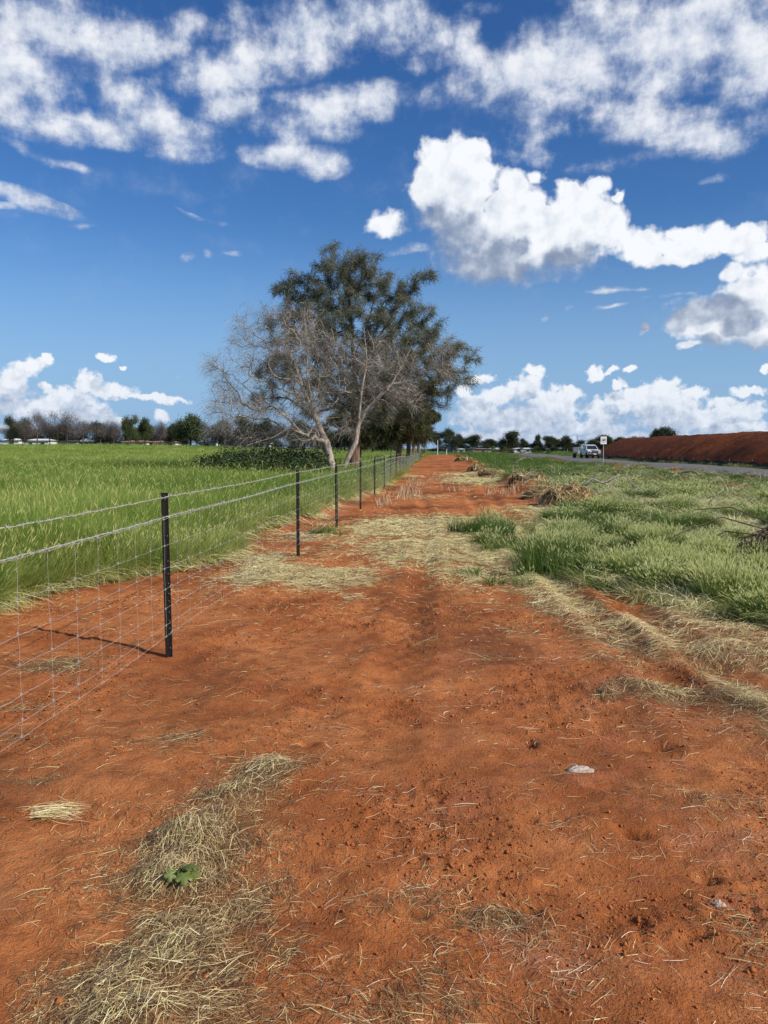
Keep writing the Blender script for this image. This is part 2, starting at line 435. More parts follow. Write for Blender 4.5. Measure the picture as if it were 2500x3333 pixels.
# straw lying on the ground: (photo x, photo y, half width, half height, density, pile group)
STRAW = [(880,2510,120,45,.9,'a'),(760,2620,160,60,.9,'a'),(640,2740,230,75,.95,'a'),(560,2860,230,80,.9,'a'),(620,3000,260,85,.75,'a'),(520,3130,280,95,.8,'a'),(470,3300,340,95,.95,'a'),(820,2900,200,80,.5,0),(820,2570,130,60,.75,'a'),(700,2680,190,70,.8,'a'),(600,2800,230,80,.8,'a'),(690,2950,210,80,.75,'a'),(620,3070,240,80,.8,'a'),(800,3080,190,90,.5,0),(420,3200,260,80,.8,'a'),(700,3260,260,80,.55,0),
 (180,2168,150,28,.9,'b'),(30,2400,110,30,.45,0),(560,2395,130,20,.55,0),(80,2290,110,20,.5,0),(60,2540,150,20,.5,0),
 (880,1868,130,38,1.5,'c'),(1060,1880,170,38,1.4,'c'),(850,1822,100,26,1.0,'c'),(1140,1950,50,26,.6,0),(1010,1745,120,18,.9,0),(1150,1760,120,30,.5,0),
 (1290,1715,150,34,1.5,0),(1500,1715,260,40,1.5,0),(1420,1785,260,48,1.2,0),(1640,1800,200,55,1.1,0),(1540,1870,160,40,.9,0),
 (1750,1900,150,60,1.1,0),(1830,1975,130,42,1.5,'d'),(2040,2050,210,55,1.5,0),(2250,2110,230,60,1.4,0),(2420,2080,170,110,1.5,0),(2440,2280,130,110,1.3,0),(2150,2250,170,34,1.2,'e'),(1980,2262,60,22,.9,0),
 (1400,2090,90,34,.4,0),(1590,2130,100,34,.5,0),(1700,2050,130,30,.5,0),(2000,2150,150,40,.6,0),(1620,1970,120,30,.4,0),
 (1560,1562,120,14,1.4,0),(1540,1540,100,7,1.0,0),(1700,1650,90,10,.5,0),(1800,1665,120,22,1.3,0),(1750,1700,120,20,1.0,0),(1400,1620,110,8,.5,0),(1330,1550,60,10,.5,0),
 (1600,3000,260,80,.30,0),(1330,2930,200,70,.36,0),(1250,3230,330,130,.32,0),(1900,3250,260,80,.18,0),(2350,2620,200,60,.25,0),(2430,3050,150,150,.3,0),(1500,1900,100,20,.5,0),(2300,1900,250,80,1.2,0),(2000,1850,200,60,1.0,0),(2350,2000,250,60,1.4,0)]
SB = []
for px, py, rx, ry, dn, gp in STRAW:
    x, y = G(px, py); x1, _ = G(px + rx, py); _, ya = G(px, py - ry); _, yb = G(px, py + ry)
    SB.append((x, y, max(abs(x1 - x), .03), max((ya - yb) / 2, .05), dn, gp))
def straw_d(x, y):
    d = np.zeros_like(np.asarray(x, float))
    for bx, by, rx, ry, dn, gp in SB:
        d = np.maximum(d, dn * np.exp(-(((x - bx) / rx) ** 2 + ((y - by) / ry) ** 2) * 1.1))
    return d

# clods and footprint hollows, where the photograph shows them
HOLES = [(1690,2408,60,16),(2050,2725,45,20),(2040,2990,45,30),(1640,2860,55,12),(1990,2565,80,10),(1760,2680,100,16),(2250,3040,70,14),(1990,1700,60,10),(2290,2860,40,14),(2140,2420,50,12),(1000,2420,30,8),(1350,2960,40,12),(1120,2230,40,10),(850,2170,35,8),(905,2300,40,8),(1720,2955,40,12)]
HB = []
for px, py, rx, ry in HOLES:
    x, y = G(px, py); x1, _ = G(px + rx, py); _, ya = G(px, py - ry); _, yb = G(px, py + ry)
    HB.append((x, y, abs(x1 - x), abs(ya - yb) / 2))

def H(x, y, fine=True):
    x = np.asarray(x, float); y = np.asarray(y, float)
    h = 1.9 * sst(-x, 4, 75) * sst(y, 22, 190)
    h = h + 0.30 * fbm(x / 14.0, y / 14.0, 2, 5) * sst(np.hypot(x, y), 15, 60)
    # dirt thrown up along the fence and along the right edge of the graded strip
    edge_l = np.exp(-((x - gl(y) - 0.05) / 0.28) ** 2) * sst(y, 13, 20)
    h = h + edge_l * (0.12 + 0.10 * fbm(x / .5, y / .7, 3, 31))
    edge_r = np.exp(-((x - gr(y) - 0.0) / 0.55) ** 2) * sst(y, 19, 25)
    h = h + edge_r * np.clip(0.20 + 0.5 * fbm(x / .9, y / 1.6, 3, 33), 0, 1)
    edge_q = np.exp(-((x - rl(y) + 1.0) / 0.45) ** 2) * sst(y, 25, 35)
    h = h + edge_q * np.clip(0.10 + 0.5 * fbm(x / .8, y / 1.4, 3, 35), 0, 1)
    # grassy ground of the right verge is lumpy
    h = h + 0.12 * fbm(x / 1.3, y / 1.3, 3, 41) * sst(x - gr(y), 0, 0.8) * (1 - sst(x - rl(y), -2, -1))
    if fine:
        near = 1 - sst(y, 25, 60)
        bare = (1 - sst(x - gr(y), -0.2, 0.4)) * (1 - sst(gl(y) - x, -0.2, 0.3))
        h = h + near * (0.060 * fbm(x / 1.1, y / 1.1, 3, 1) + 0.020 * fbm(x / .22, y / .22, 4, 2, .55))
        dis = sst(fbm(x / .8 + 5, y / .8, 3, 9), 0.0, 0.35)
        h = h + near * dis * 0.034 * np.abs(fbm(x / .075, y / .075, 3, 3, .6))
        # wheel tracks running along the strip
        for tx in (-0.35, 1.45, 2.1):
            u = (x - tx - 0.22 * np.sin(y / 7.0 + tx)) / 0.17
            h = h - bare * 0.034 * np.exp(-u * u) * sst(y, 3.2, 6) + bare * 0.020 * np.exp(-(np.abs(u) - 1.5) ** 2 * 3) * sst(y, 3.2, 6)
            h = h + bare * 0.007 * np.exp(-u * u) * np.sign(np.sin(y / 0.045 + 8 * np.abs(u))) * sst(y, 4.5, 7) * (y < 16)
        d = straw_d(x, y)
        h = h + 0.045 * np.clip(d, 0, 1.5) * sst(d, .5, 1.2) * near * (1 - .8 * sst(y, 4, 6))
        for bx, by, rx, ry in HB:
            u = ((x - bx) + 0.8 * (y - by)) / rx + .5 * fbm(x / .05, y / .05, 2, 63); v = (y - by) / ry + .5 * fbm(x / .05, y / .05, 2, 64)
            q = u * u + v * v
            h = h - 0.040 * np.exp(-q * 1.6) * (1 + 1.2 * fbm(x / .06, y / .06, 2, 61))
            # lip on the sunward side
            q2 = ((u - 1.15) ** 2 + ((v + 0.9) * 0.9) ** 2)
            h = h + 0.022 * np.exp(-q2 * 1.5)
    # bank cut beside the road
    return h
H0 = float(H(np.array([0.0]), np.array([6.1]), False)[0])

# ------------------------------------------------------------------ ground
def soil_colour(q, P_):
    n1 = q.noise(P_, 0.9, 5.0, 0.6); n2 = q.noise(P_, 7.0, 6.0, 0.65); n3 = q.noise(P_, 60.0, 4.0, 0.7)
    c = q.ramp(n1, [(0.28, (0.22, 0.062, 0.018)), (0.44, (0.37, 0.116, 0.034)), (0.60, (0.50, 0.180, 0.058)), (0.76, (0.38, 0.120, 0.036))])
    c = q.mix(q.smooth(n2, 0.42, 0.70, 0, 0.55), c, (0.165, 0.050, 0.018, 1))
    c = q.mix(q.smooth(n3, 0.55, 0.78, 0, 0.45), c, (0.46, 0.20, 0.085, 1))
    c = q.mix(q.smooth(n3, 0.40, 0.20, 0, 0.4), c, (0.11, 0.035, 0.014, 1))
    return c, n1, n2, n3

m_ground, q = newmat('ground_soil_and_turf')
Pg = posco(q); cov = q.node('ShaderNodeAttribute', attribute_name='cover').outputs['Color']
cr_, cg_, cb_ = (lambda o: (o[0], o[1], o[2]))(q.node('ShaderNodeSeparateColor', {0: cov}).outputs)
c, n1, n2, n3 = soil_colour(q, Pg)
# graded soil lies in broad drier and damper sheets, drawn out along and across the strip
ws = q.noise(q.v('MULTIPLY', Pg, (0.35, 0.22, 1.0)), 1.0, 5.0, 0.62); wb = q.noise(q.v('MULTIPLY', Pg, (1.0, 0.5, 1.0)), 2.6, 5.0, 0.65)
c = q.mix(q.smooth(ws, 0.49, 0.60, 0, 0.72), c, (0.145, 0.044, 0.016, 1)); c = q.mix(q.smooth(wb, 0.54, 0.68, 0, 0.45), c, (0.42, 0.175, 0.072, 1))
# slightly pinker, paler patch where the soil is laced with rootlets
pk = q.noise(Pg, 2.3, 4.0, 0.6)
c = q.mix(q.m('MULTIPLY', q.smooth(pk, 0.48, 0.66), q.m('MULTIPLY', cb_, 0.35)), c, (0.42, 0.155, 0.085, 1))
thn = q.noise(q.v('MULTIPLY', Pg, (1.0, 2.6, 1.0)), 45.0, 4.0, 0.7)
strawc = q.ramp(thn, [(0.3, (0.07, 0.035, 0.016)), (0.5, (0.17, 0.10, 0.045)), (0.72, (0.42, 0.31, 0.16))])
c = q.mix(q.m('MULTIPLY', q.smooth(q.m('ADD', cg_, q.m('MULTIPLY', q.m('SUBTRACT', n2, 0.5), 0.6)), 0.22, 0.75), 0.70), c, strawc)
fn = q.noise(Pg, 0.05, 4.0, 0.6)
grc = q.ramp(q.noise(Pg, 3.0, 6.0, 0.7), [(0.3, (0.05, 0.075, 0.018)), (0.6, (0.10, 0.14, 0.035)), (0.8, (0.17, 0.18, 0.06))])
c = q.mix(q.smooth(q.m('ADD', cr_, q.m('MULTIPLY', q.m('SUBTRACT', n2, 0.5), 0.5)), 0.4, 0.7), c, grc)
bmp = q.m('ADD', q.m('MULTIPLY', n2, 0.6), q.m('ADD', q.m('MULTIPLY', n3, 0.35), q.m('MULTIPLY', q.noise(Pg, 160.0, 3.0, 0.7), 0.14)))
finish(q, c, 0.95, bmp, 0.05, 0.9, spec=0.12)

# one sheet out past the horizon: fine rows close to the path, coarse ones far away
rs = [0.45]
while rs[-1] < 3200:
    r = rs[-1]
    k = 0.0050 if 1.7 < r < 9 else (0.0085 if 9 <= r < 26 else (0.018 if 26 <= r < 120 else (0.06 if r >= 120 else 0.03)))
    rs.append(r * (1 + k))
rs = np.array(rs)
th_f = np.arange(-34, 30, 0.22) ; th_b = np.arange(30, 326.1, 8.0)
th = np.radians(np.concatenate([th_f, th_b]))
nt_, nr_ = len(th), len(rs)
X = rs[:, None] * np.sin(th)[None]; Y = rs[:, None] * np.cos(th)[None]
Z = H(X, Y)
Vg = np.stack([X, Y, Z], -1).reshape(-1, 3)
i = np.arange(nr_ - 1)[:, None] * nt_; j = np.arange(nt_)[None]; j2 = (j + 1) % nt_
Fg = np.stack([i + j, i + j2, i + nt_ + j2, i + nt_ + j], -1).reshape(-1, 4)[:, ::-1]
# small inner disc
ctr = len(Vg); Vg = np.vstack([Vg, [[0, 0, float(H(np.array([0.]), np.array([0.]))[0])]]])
xx, yy = Vg[:, 0], Vg[:, 1]
wob = 0.25 * fbm(xx / .6, yy / .6, 3, 51)
green = np.maximum(sst(gl(yy) - xx + wob, -0.05, 0.25), sst(xx - gr(yy) + wob * 1.6, 0.0, 0.5))
green = green * (1 - (np.abs(xx - (rl(yy) - 1)) < 0.8) * (yy > 25) * 0.5)
green = np.where(xx > rl(yy) - 0.6, sst(fbm(xx / 3, yy / 3, 3, 57) + 0.3 + 0.5 * (yy > 130), -0.1, 0.3), green)
green = np.where((xx > rl(yy)) & (xx < rr(yy)) & (yy < 400), 0.1, green)
green = np.where((np.abs(xx - 5 + 5) < 8) & (yy > 215), 1.0, green)
green = np.where(yy < -3, np.minimum(green, sst(np.abs(xx), 4, 6)), green)
strw = straw_d(xx, yy)
pink = sst(xx, -0.3, 0.4) * (1 - sst(yy, 5.5, 7.5)) * sst(yy, 1.9, 2.4)
cover = np.stack([green, np.clip(strw, 0, 1), pink, np.ones_like(green)], -1).astype(np.float32)
tri = np.stack([np.full(nt_, ctr), np.arange(nt_), (np.arange(nt_) + 1) % nt_], -1)[:, ::-1]
tri4 = np.concatenate([tri, tri[:, 2:3]], 1)
me = mesh_arrays('ground', Vg, Fg, m_ground, {'cover': ('FLOAT_COLOR', cover)}, smooth=True)
ground = tag(link('ground', me), kind='structure')
meI = mesh_arrays('ground_near', Vg[np.r_[0:nt_, ctr]], np.stack([np.full(nt_, nt_), (np.arange(nt_) + 1) % nt_, np.arange(nt_)], -1), m_ground)
tag(link('ground', meI), kind='structure')

def hz(x, y):
    return float(H(np.array([float(x)]), np.array([float(y)]))[0])

# ================================================================== gravel road
m_road, q = newmat('road_gravel'); Pr = posco(q)
a = q.noise(Pr, 30.0, 5.0, 0.75); b = q.noise(Pr, 0.6, 4.0, 0.6); lv = q.noise(q.v('MULTIPLY', Pr, (1.0, 0.03, 1.0)), 1.1, 4.0, 0.6)
c = q.ramp(a, [(0.25, (0.06, 0.054, 0.050)), (0.5, (0.135, 0.122, 0.114)), (0.75, (0.25, 0.23, 0.215))])
c = q.mix(q.smooth(b, 0.4, 0.7, 0, 0.35), c, (0.22, 0.15, 0.12, 1)); c = q.mix(q.smooth(lv, 0.45, 0.65, 0, 0.4), c, (0.10, 0.095, 0.095, 1))
finish(q, c, 0.9, a, 0.03, 0.8, spec=0.2)
ys_r = np.concatenate([np.arange(-20, 60, 1.0), np.arange(60, 330, 3.0)])
rows = []
for y in ys_r:
    l = rl(y) + 0.35 * float(fbm(y / 1.7, 3.1, 3, 71)); r = rr(y) + 0.35 * float(fbm(y / 1.9, 9.1, 3, 72))
    xsr = np.linspace(l, r, 15)
    t = np.linspace(-1, 1, 15)
    base = np.maximum(H(xsr, np.full(15, y), False), H(xsr, np.full(15, y)))
    rows.append(np.stack([xsr, np.full(15, y), base + 0.02 + 0.30 * (1 - t ** 2) ** 0.6], -1))
Vr = np.array(rows); nrr = len(ys_r)
Fr = np.array([[a * 15 + b, a * 15 + b + 1, (a + 1) * 15 + b + 1, (a + 1) * 15 + b] for a in range(nrr - 1) for b in range(14)])
# skirts sink the edges into the soil
Vr = Vr.reshape(-1, 3)
Vr[0::15, 2] -= 0.06; Vr[14::15, 2] -= 0.06
road = tag(link('road', mesh_arrays('road', Vr, Fr, m_road, smooth=True)), kind='structure')
def road_z(x, y):
    i = int(np.argmin(np.abs(ys_r - y))); row = Vr.reshape(-1, 15, 3)[i]; return float(np.interp(x, row[:, 0], row[:, 2]))

# ================================================================== loose straw
def strips(P0, Lg, ang, wid, lift, curl, seg=2, tint=None, roll=None):
    """flat strips lying near the ground; every array has one value per strip"""
    n = len(P0); K = seg + 1
    t = np.linspace(0, 1, K)[None]                                     # 1,K
    a = ang[:, None] + curl[:, None] * (t - 0.5)
    dx_ = np.cos(a); dy_ = np.sin(a)
    step = (Lg / seg)[:, None]
    x = P0[:, 0:1] + np.concatenate([np.zeros((n, 1)), np.cumsum(dx_[:, :-1] * step, 1)], 1) - dx_.mean(1, keepdims=True) * Lg[:, None] / 2
    y = P0[:, 1:2] + np.concatenate([np.zeros((n, 1)), np.cumsum(dy_[:, :-1] * step, 1)], 1) - dy_.mean(1, keepdims=True) * Lg[:, None] / 2
    z = H(x, y) + lift[0][:, None] * (1 - t) + lift[1][:, None] * t + lift[2][:, None] * 4 * t * (1 - t)
    wt_ = wid[:, None] * (1 - 0.75 * t ** 3) * 0.5
    tilt = (roll if roll is not None else RNG.uniform(-0.9, 0.9, n))[:, None]
    nx = -np.sin(a) * np.cos(tilt) * wt_; ny = np.cos(a) * np.cos(tilt) * wt_; nz = np.sin(tilt) * wt_
    A = np.stack([x - nx, y - ny, z - nz], -1); B = np.stack([x + nx, y + ny, z + nz], -1)
    V = np.stack([A, B], 2).reshape(n, K * 2, 3)
    base = np.arange(n)[:, None, None] * K * 2; s = np.arange(seg)[None, :, None] * 2
    F = (base + s + np.array([0, 1, 3, 2])[None, None]).reshape(-1, 4)
    tt = np.repeat(tint if tint is not None else RNG.random(n), K * 2).astype(np.float32)
    return V.reshape(-1, 3), F, tt

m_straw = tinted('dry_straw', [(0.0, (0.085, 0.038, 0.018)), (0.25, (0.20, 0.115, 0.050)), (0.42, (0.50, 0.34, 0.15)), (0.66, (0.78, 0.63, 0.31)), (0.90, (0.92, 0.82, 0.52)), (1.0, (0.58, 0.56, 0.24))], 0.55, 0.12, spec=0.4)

def sample_straw(nwant, xr, yr, dmin=0.03, power=1.0):
    P0 = []; tot = 0
    while tot < nwant:
        m = 60000
        y = yr[0] * (yr[1] / yr[0]) ** RNG.random(m)                     # denser close by
        u = RNG.uniform(-0.60, 0.48, m); x = u * y
        d = straw_d(x, y)
        d = d * (0.35 + 1.3 * np.clip(fbm(x / .16, y / .22, 3, 91) + 0.43, 0, 1) ** 2.1 * 1.35) * (1 + .9 * sst(y, 8, 11)) * (1 - .35 * sst(y, 4.5, 6) * (1 - sst(y, 7.5, 9)))
        keep = RNG.random(m) < np.clip(dmin * (1 + 2.5 * sst(-x / y, .05, .25)) * (.2 + 2.2 * np.clip(fbm(x / .7, y / .7, 2, 97) + .3, 0, 1)) * (x > gl(y) - .5) * (x < gr(y) + 1) + d ** power / 1.7, 0, 1)
        P0.append(np.stack([x[keep], y[keep]], -1)); tot += keep.sum()
    return np.concatenate(P0)[:nwant]

GROUPS = {}
Ps = sample_straw(130000, None, (1.75, 62.0), 0.0105, 1.3)
x, y = Ps[:, 0], Ps[:, 1]; n = len(Ps)
d = straw_d(x, y)
far = np.clip(y / 8.0, 0.62, 5.5)
Lg = RNG.gamma(2.6, 0.031, n) * (0.75 + 0.45 * np.clip(d, 0, 1.4)) + 0.02
Lg = np.where(y < 3.6, Lg * 0.70, Lg) * np.clip(y / 24, 1, 2)
wid = RNG.uniform(0.0013, 0.0036, n) * far
flow = 1.2 * fbm(x / 1.1, y / 1.1, 2, 95) * PI + 0.25
ang = flow + RNG.normal(0, 0.75, n) + PI * (RNG.random(n) < .5)
thick = np.clip(d, 0, 1.4) * sst(d, .25, 1.0) * (1 - .55 * sst(y, 4, 7))
l0 = 0.003 + RNG.random(n) ** 1.6 * 0.055 * thick; l1 = np.clip(l0 + RNG.normal(0, 0.018, n) * (0.3 + thick), 0.001, 0.16)
l2 = RNG.random(n) ** 2 * 0.03 * (0.4 + thick)
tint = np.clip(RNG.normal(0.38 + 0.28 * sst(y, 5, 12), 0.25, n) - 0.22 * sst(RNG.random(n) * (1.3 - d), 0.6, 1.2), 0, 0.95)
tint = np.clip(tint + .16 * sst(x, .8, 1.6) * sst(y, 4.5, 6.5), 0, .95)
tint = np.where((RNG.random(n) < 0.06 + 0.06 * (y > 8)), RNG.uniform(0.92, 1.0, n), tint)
tint = np.clip(tint * (0.45 + 0.75 * np.clip(l0 / 0.03 + sst(y, 6, 9), 0, 1)) * (1 + .25 * (thick < .2)), 0, 1)   # straws lying lower in a heap take a darker tint
# which pile does it belong to
gid = np.zeros(n, int); names = ['0', 'a', 'b', 'c', 'd', 'e']
best = np.zeros(n)
for bx, by, rx, ry, dn, gp in SB:
    v = dn * np.exp(-(((x - bx) / rx) ** 2 + ((y - by) / ry) ** 2) * 1.1)
    if gp: take = (v > best) & (v > 0.22)
    else: take = v > best * 1.5
    gid[take] = names.index(gp) if gp else 0
    best = np.maximum(best, v)
LAB = {1: ('long heap of dry cut straw spilling down the near left red soil', 'straw heap'),
       2: ('small thin heap of dry straw beside the nearest fence post shadow', 'straw heap'),
       3: ('low wide heap of pale hay between the first and second fence posts', 'straw heap'),
       4: ('rounded hay tuft where the flattened grass meets the bare track', 'straw heap'),
       5: ('stiff sheaf of dry stalks lying on red soil toward the right edge', 'straw heap')}
for g in range(6):
    s = gid == g
    if not s.any(): continue
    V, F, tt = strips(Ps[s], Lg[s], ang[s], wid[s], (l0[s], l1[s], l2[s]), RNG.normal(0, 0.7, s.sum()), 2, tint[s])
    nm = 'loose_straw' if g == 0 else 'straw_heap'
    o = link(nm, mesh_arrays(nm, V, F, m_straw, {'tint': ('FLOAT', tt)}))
    if g == 0: tag(o, 'dry cut straw scattered loosely over the red soil track', 'straw', kind='stuff')
    else: tag(o, *LAB[g], group='heaps of cut straw on the track')

# cut grass pushed over at the foot of the paddock grass, and laid out before the verge
m_cutg = tinted('laid_grass', [(0.0, (0.12, 0.15, 0.035)), (0.4, (0.36, 0.36, 0.12)), (0.75, (0.66, 0.58, 0.27)), (1.0, (0.86, 0.78, 0.48))], 0.5, 0.2, 1.3)
m = 9000; y = 5.5 * (40 / 5.5) ** RNG.random(m); x = gl(y) + 0.55 * fbm(gl(y) / .8, y / .8, 3, 51) + RNG.normal(0.04, 0.17, m)
dx = x - gl(y); thk = np.clip(1 - dx * 1.4, 0.1, 1.2)
V, F, tt = strips(np.stack([x, y], -1), RNG.uniform(.18, .55, m), RNG.normal(-.15, .6, m), RNG.uniform(.003, .007, m) * np.clip(y / 9, .8, 4),
                  (0.02 + RNG.random(m) * .22 * thk, .004 + RNG.random(m) * .08 * thk, RNG.random(m) * .06), RNG.normal(0, .6, m), 3, np.clip(RNG.normal(.5, .25, m) + dx * .4, 0, 1))
tag(link('laid_grass', mesh_arrays('laid_grass', V, F, m_cutg, {'tint': ('FLOAT', tt)})), 'yellowed cut grass laid over along the foot of the paddock grass', 'grass', kind='stuff')

# short broken litter trodden into the soil round the heaps
m = 240000; y = 1.75 * (24 / 1.75) ** RNG.random(m); x = RNG.uniform(-0.6, 0.48, m) * y
d = np.zeros(m)
for bx, by, rx, ry, dn, gp in SB: d = np.maximum(d, min(dn, 1.1) * np.exp(-(((x - bx) / rx / 1.7) ** 2 + ((y - by) / ry / 1.7) ** 2)))
pk_ = np.clip(.03 + d * .9, 0, 1) * np.clip(fbm(x / .22, y / .22, 3, 111) + .42, 0, 1) ** 1.6
k = (RNG.random(m) < pk_) & (x > gl(y) - .3) & (x < gr(y) + .6); x, y = x[k][:85000], y[k][:85000]; n = len(x)
V, F, tt = strips(np.stack([x, y], -1), RNG.gamma(2.2, .009, n) + .006, RNG.random(n) * 6.28, RNG.uniform(.0012, .0034, n) * np.clip(y / 6, .8, 3),
                  (.001 + RNG.random(n) * .008, .001 + RNG.random(n) * .008, RNG.random(n) * .004), RNG.normal(0, .5, n), 1, np.clip(RNG.normal(.36, .26, n), 0, .95))
tag(link('straw_litter', mesh_arrays('straw_litter', V, F, m_straw, {'tint': ('FLOAT', tt)})), 'short broken straw litter trodden into the soil round the heaps', 'straw', kind='stuff')

# the neat bundle of pale stalks, left
bx, by = G(190, 2655)
n = 150
t = RNG.normal(0, 1, (n, 2))
Pb = np.stack([bx + t[:, 0] * 0.035, by + t[:, 1] * 0.035], -1)
V, F, tt = strips(Pb, RNG.uniform(0.10, 0.22, n), RNG.normal(0.16, 0.30, n), RNG.uniform(0.0018, 0.0038, n),
                  (0.004 + RNG.random(n) * 0.03, 0.004 + RNG.random(n) * 0.03, RNG.random(n) * .015), RNG.normal(0, .6, n), 3, RNG.uniform(0.35, 1.0, n))
o = link('straw_bundle', mesh_arrays('straw_bundle', V, F, m_straw, {'tint': ('FLOAT', tt)}))
tag(o, 'neat bundle of pale parallel stalks lying alone on the soil at far left', 'straw bundle')

# pale rootlets in the soil, right of centre
m_root = tinted('rootlets', [(0, (0.30, 0.14, 0.07)), (0.5, (0.55, 0.36, 0.20)), (1, (0.85, 0.72, 0.52))], 0.7)
m = 30000
y = 1.9 * (7.8 / 1.9) ** RNG.random(m); x = RNG.uniform(-0.15, 0.44, m) * y
k = fbm(x / .35, y / .35, 3, 101) > RNG.uniform(0.0, 0.5, m); x = x[k][:2600]; y = y[k][:2600]; n = len(x)
V, F, tt = strips(np.stack([x, y], -1), RNG.gamma(2, .022, n) + .012, RNG.normal(0.1, 0.8, n), RNG.uniform(.0010, .0024, n) * np.clip(y / 4, .8, 2),
                  (np.full(n, .002), RNG.random(n) * .006, RNG.random(n) * .005), RNG.normal(0, .8, n), 3, RNG.random(n) ** 1.6)
tag(link('root_fibres', mesh_arrays('root_fibres', V, F, m_root, {'tint': ('FLOAT', tt)})), 'fine pale root fibres laced through the trodden red soil', 'roots', kind='stuff')

# crumbs and clods of soil
m_clod, q = newmat('soil_crumb'); c, _, _, _ = soil_colour(q, q.v('ADD', posco(q), (3.1, 0, 0)))
c = q.mix(0.35, c, (0.26, 0.07, 0.026, 1)); finish(q, c, 0.95, q.noise(posco(q), 220, 3, .6), 0.004, 0.7, spec=0.1)
m = 160000
y = 1.75 * (26 / 1.75) ** RNG.random(m); x = RNG.uniform(-0.60, 0.46, m) * y
ok = (x > gl(y) - .1) & (x < gr(y) + .3)
dn = sst(fbm(x / .8 + 5, y / .8, 3, 9), -0.15, 0.4) * 0.8 + 0.10
k = ok & (RNG.random(m) < dn); x = x[k][:27000]; y = y[k][:27000]; n = len(x)
sz = np.clip((0.0018 + RNG.gamma(1.2, 0.0022, n)) * np.clip(y / 5, 0.8, 1.5), 0, .012)
sz = np.where(RNG.random(n) < 0.006, sz * 1.9, sz)
octv = np.array([(1, 0, 0), (-1, 0, 0), (0, 1, 0), (0, -1, 0), (0, 0, 1), (0, 0, -.6)], float)
octf = np.array([(0, 2, 4), (2, 1, 4), (1, 3, 4), (3, 0, 4), (2, 0, 5), (1, 2, 5), (3, 1, 5), (0, 3, 5)])
V = octv[None] * sz[:, None, None] * RNG.uniform(0.6, 1.3, (n, 6, 3)) + RNG.normal(0, .15, (n, 6, 3)) * sz[:, None, None]
ra = RNG.random(n) * 6.28; cx_, sx_ = np.cos(ra)[:, None], np.sin(ra)[:, None]
V = np.stack([V[..., 0] * cx_ - V[..., 1] * sx_, V[..., 0] * sx_ + V[..., 1] * cx_, V[..., 2]], -1)
V[..., 0] += x[:, None]; V[..., 1] += y[:, None]; V[..., 2] += (H(x, y) + sz * 0.25)[:, None]
F = (np.arange(n)[:, None, None] * 6 + octf[None]).reshape(-1, 3)
tag(link('soil_crumbs', mesh_arrays('soil_crumbs', V.reshape(-1, 3), F, m_clod)), 'loose crumbs of red soil scattered over the track', 'soil', kind='stuff')

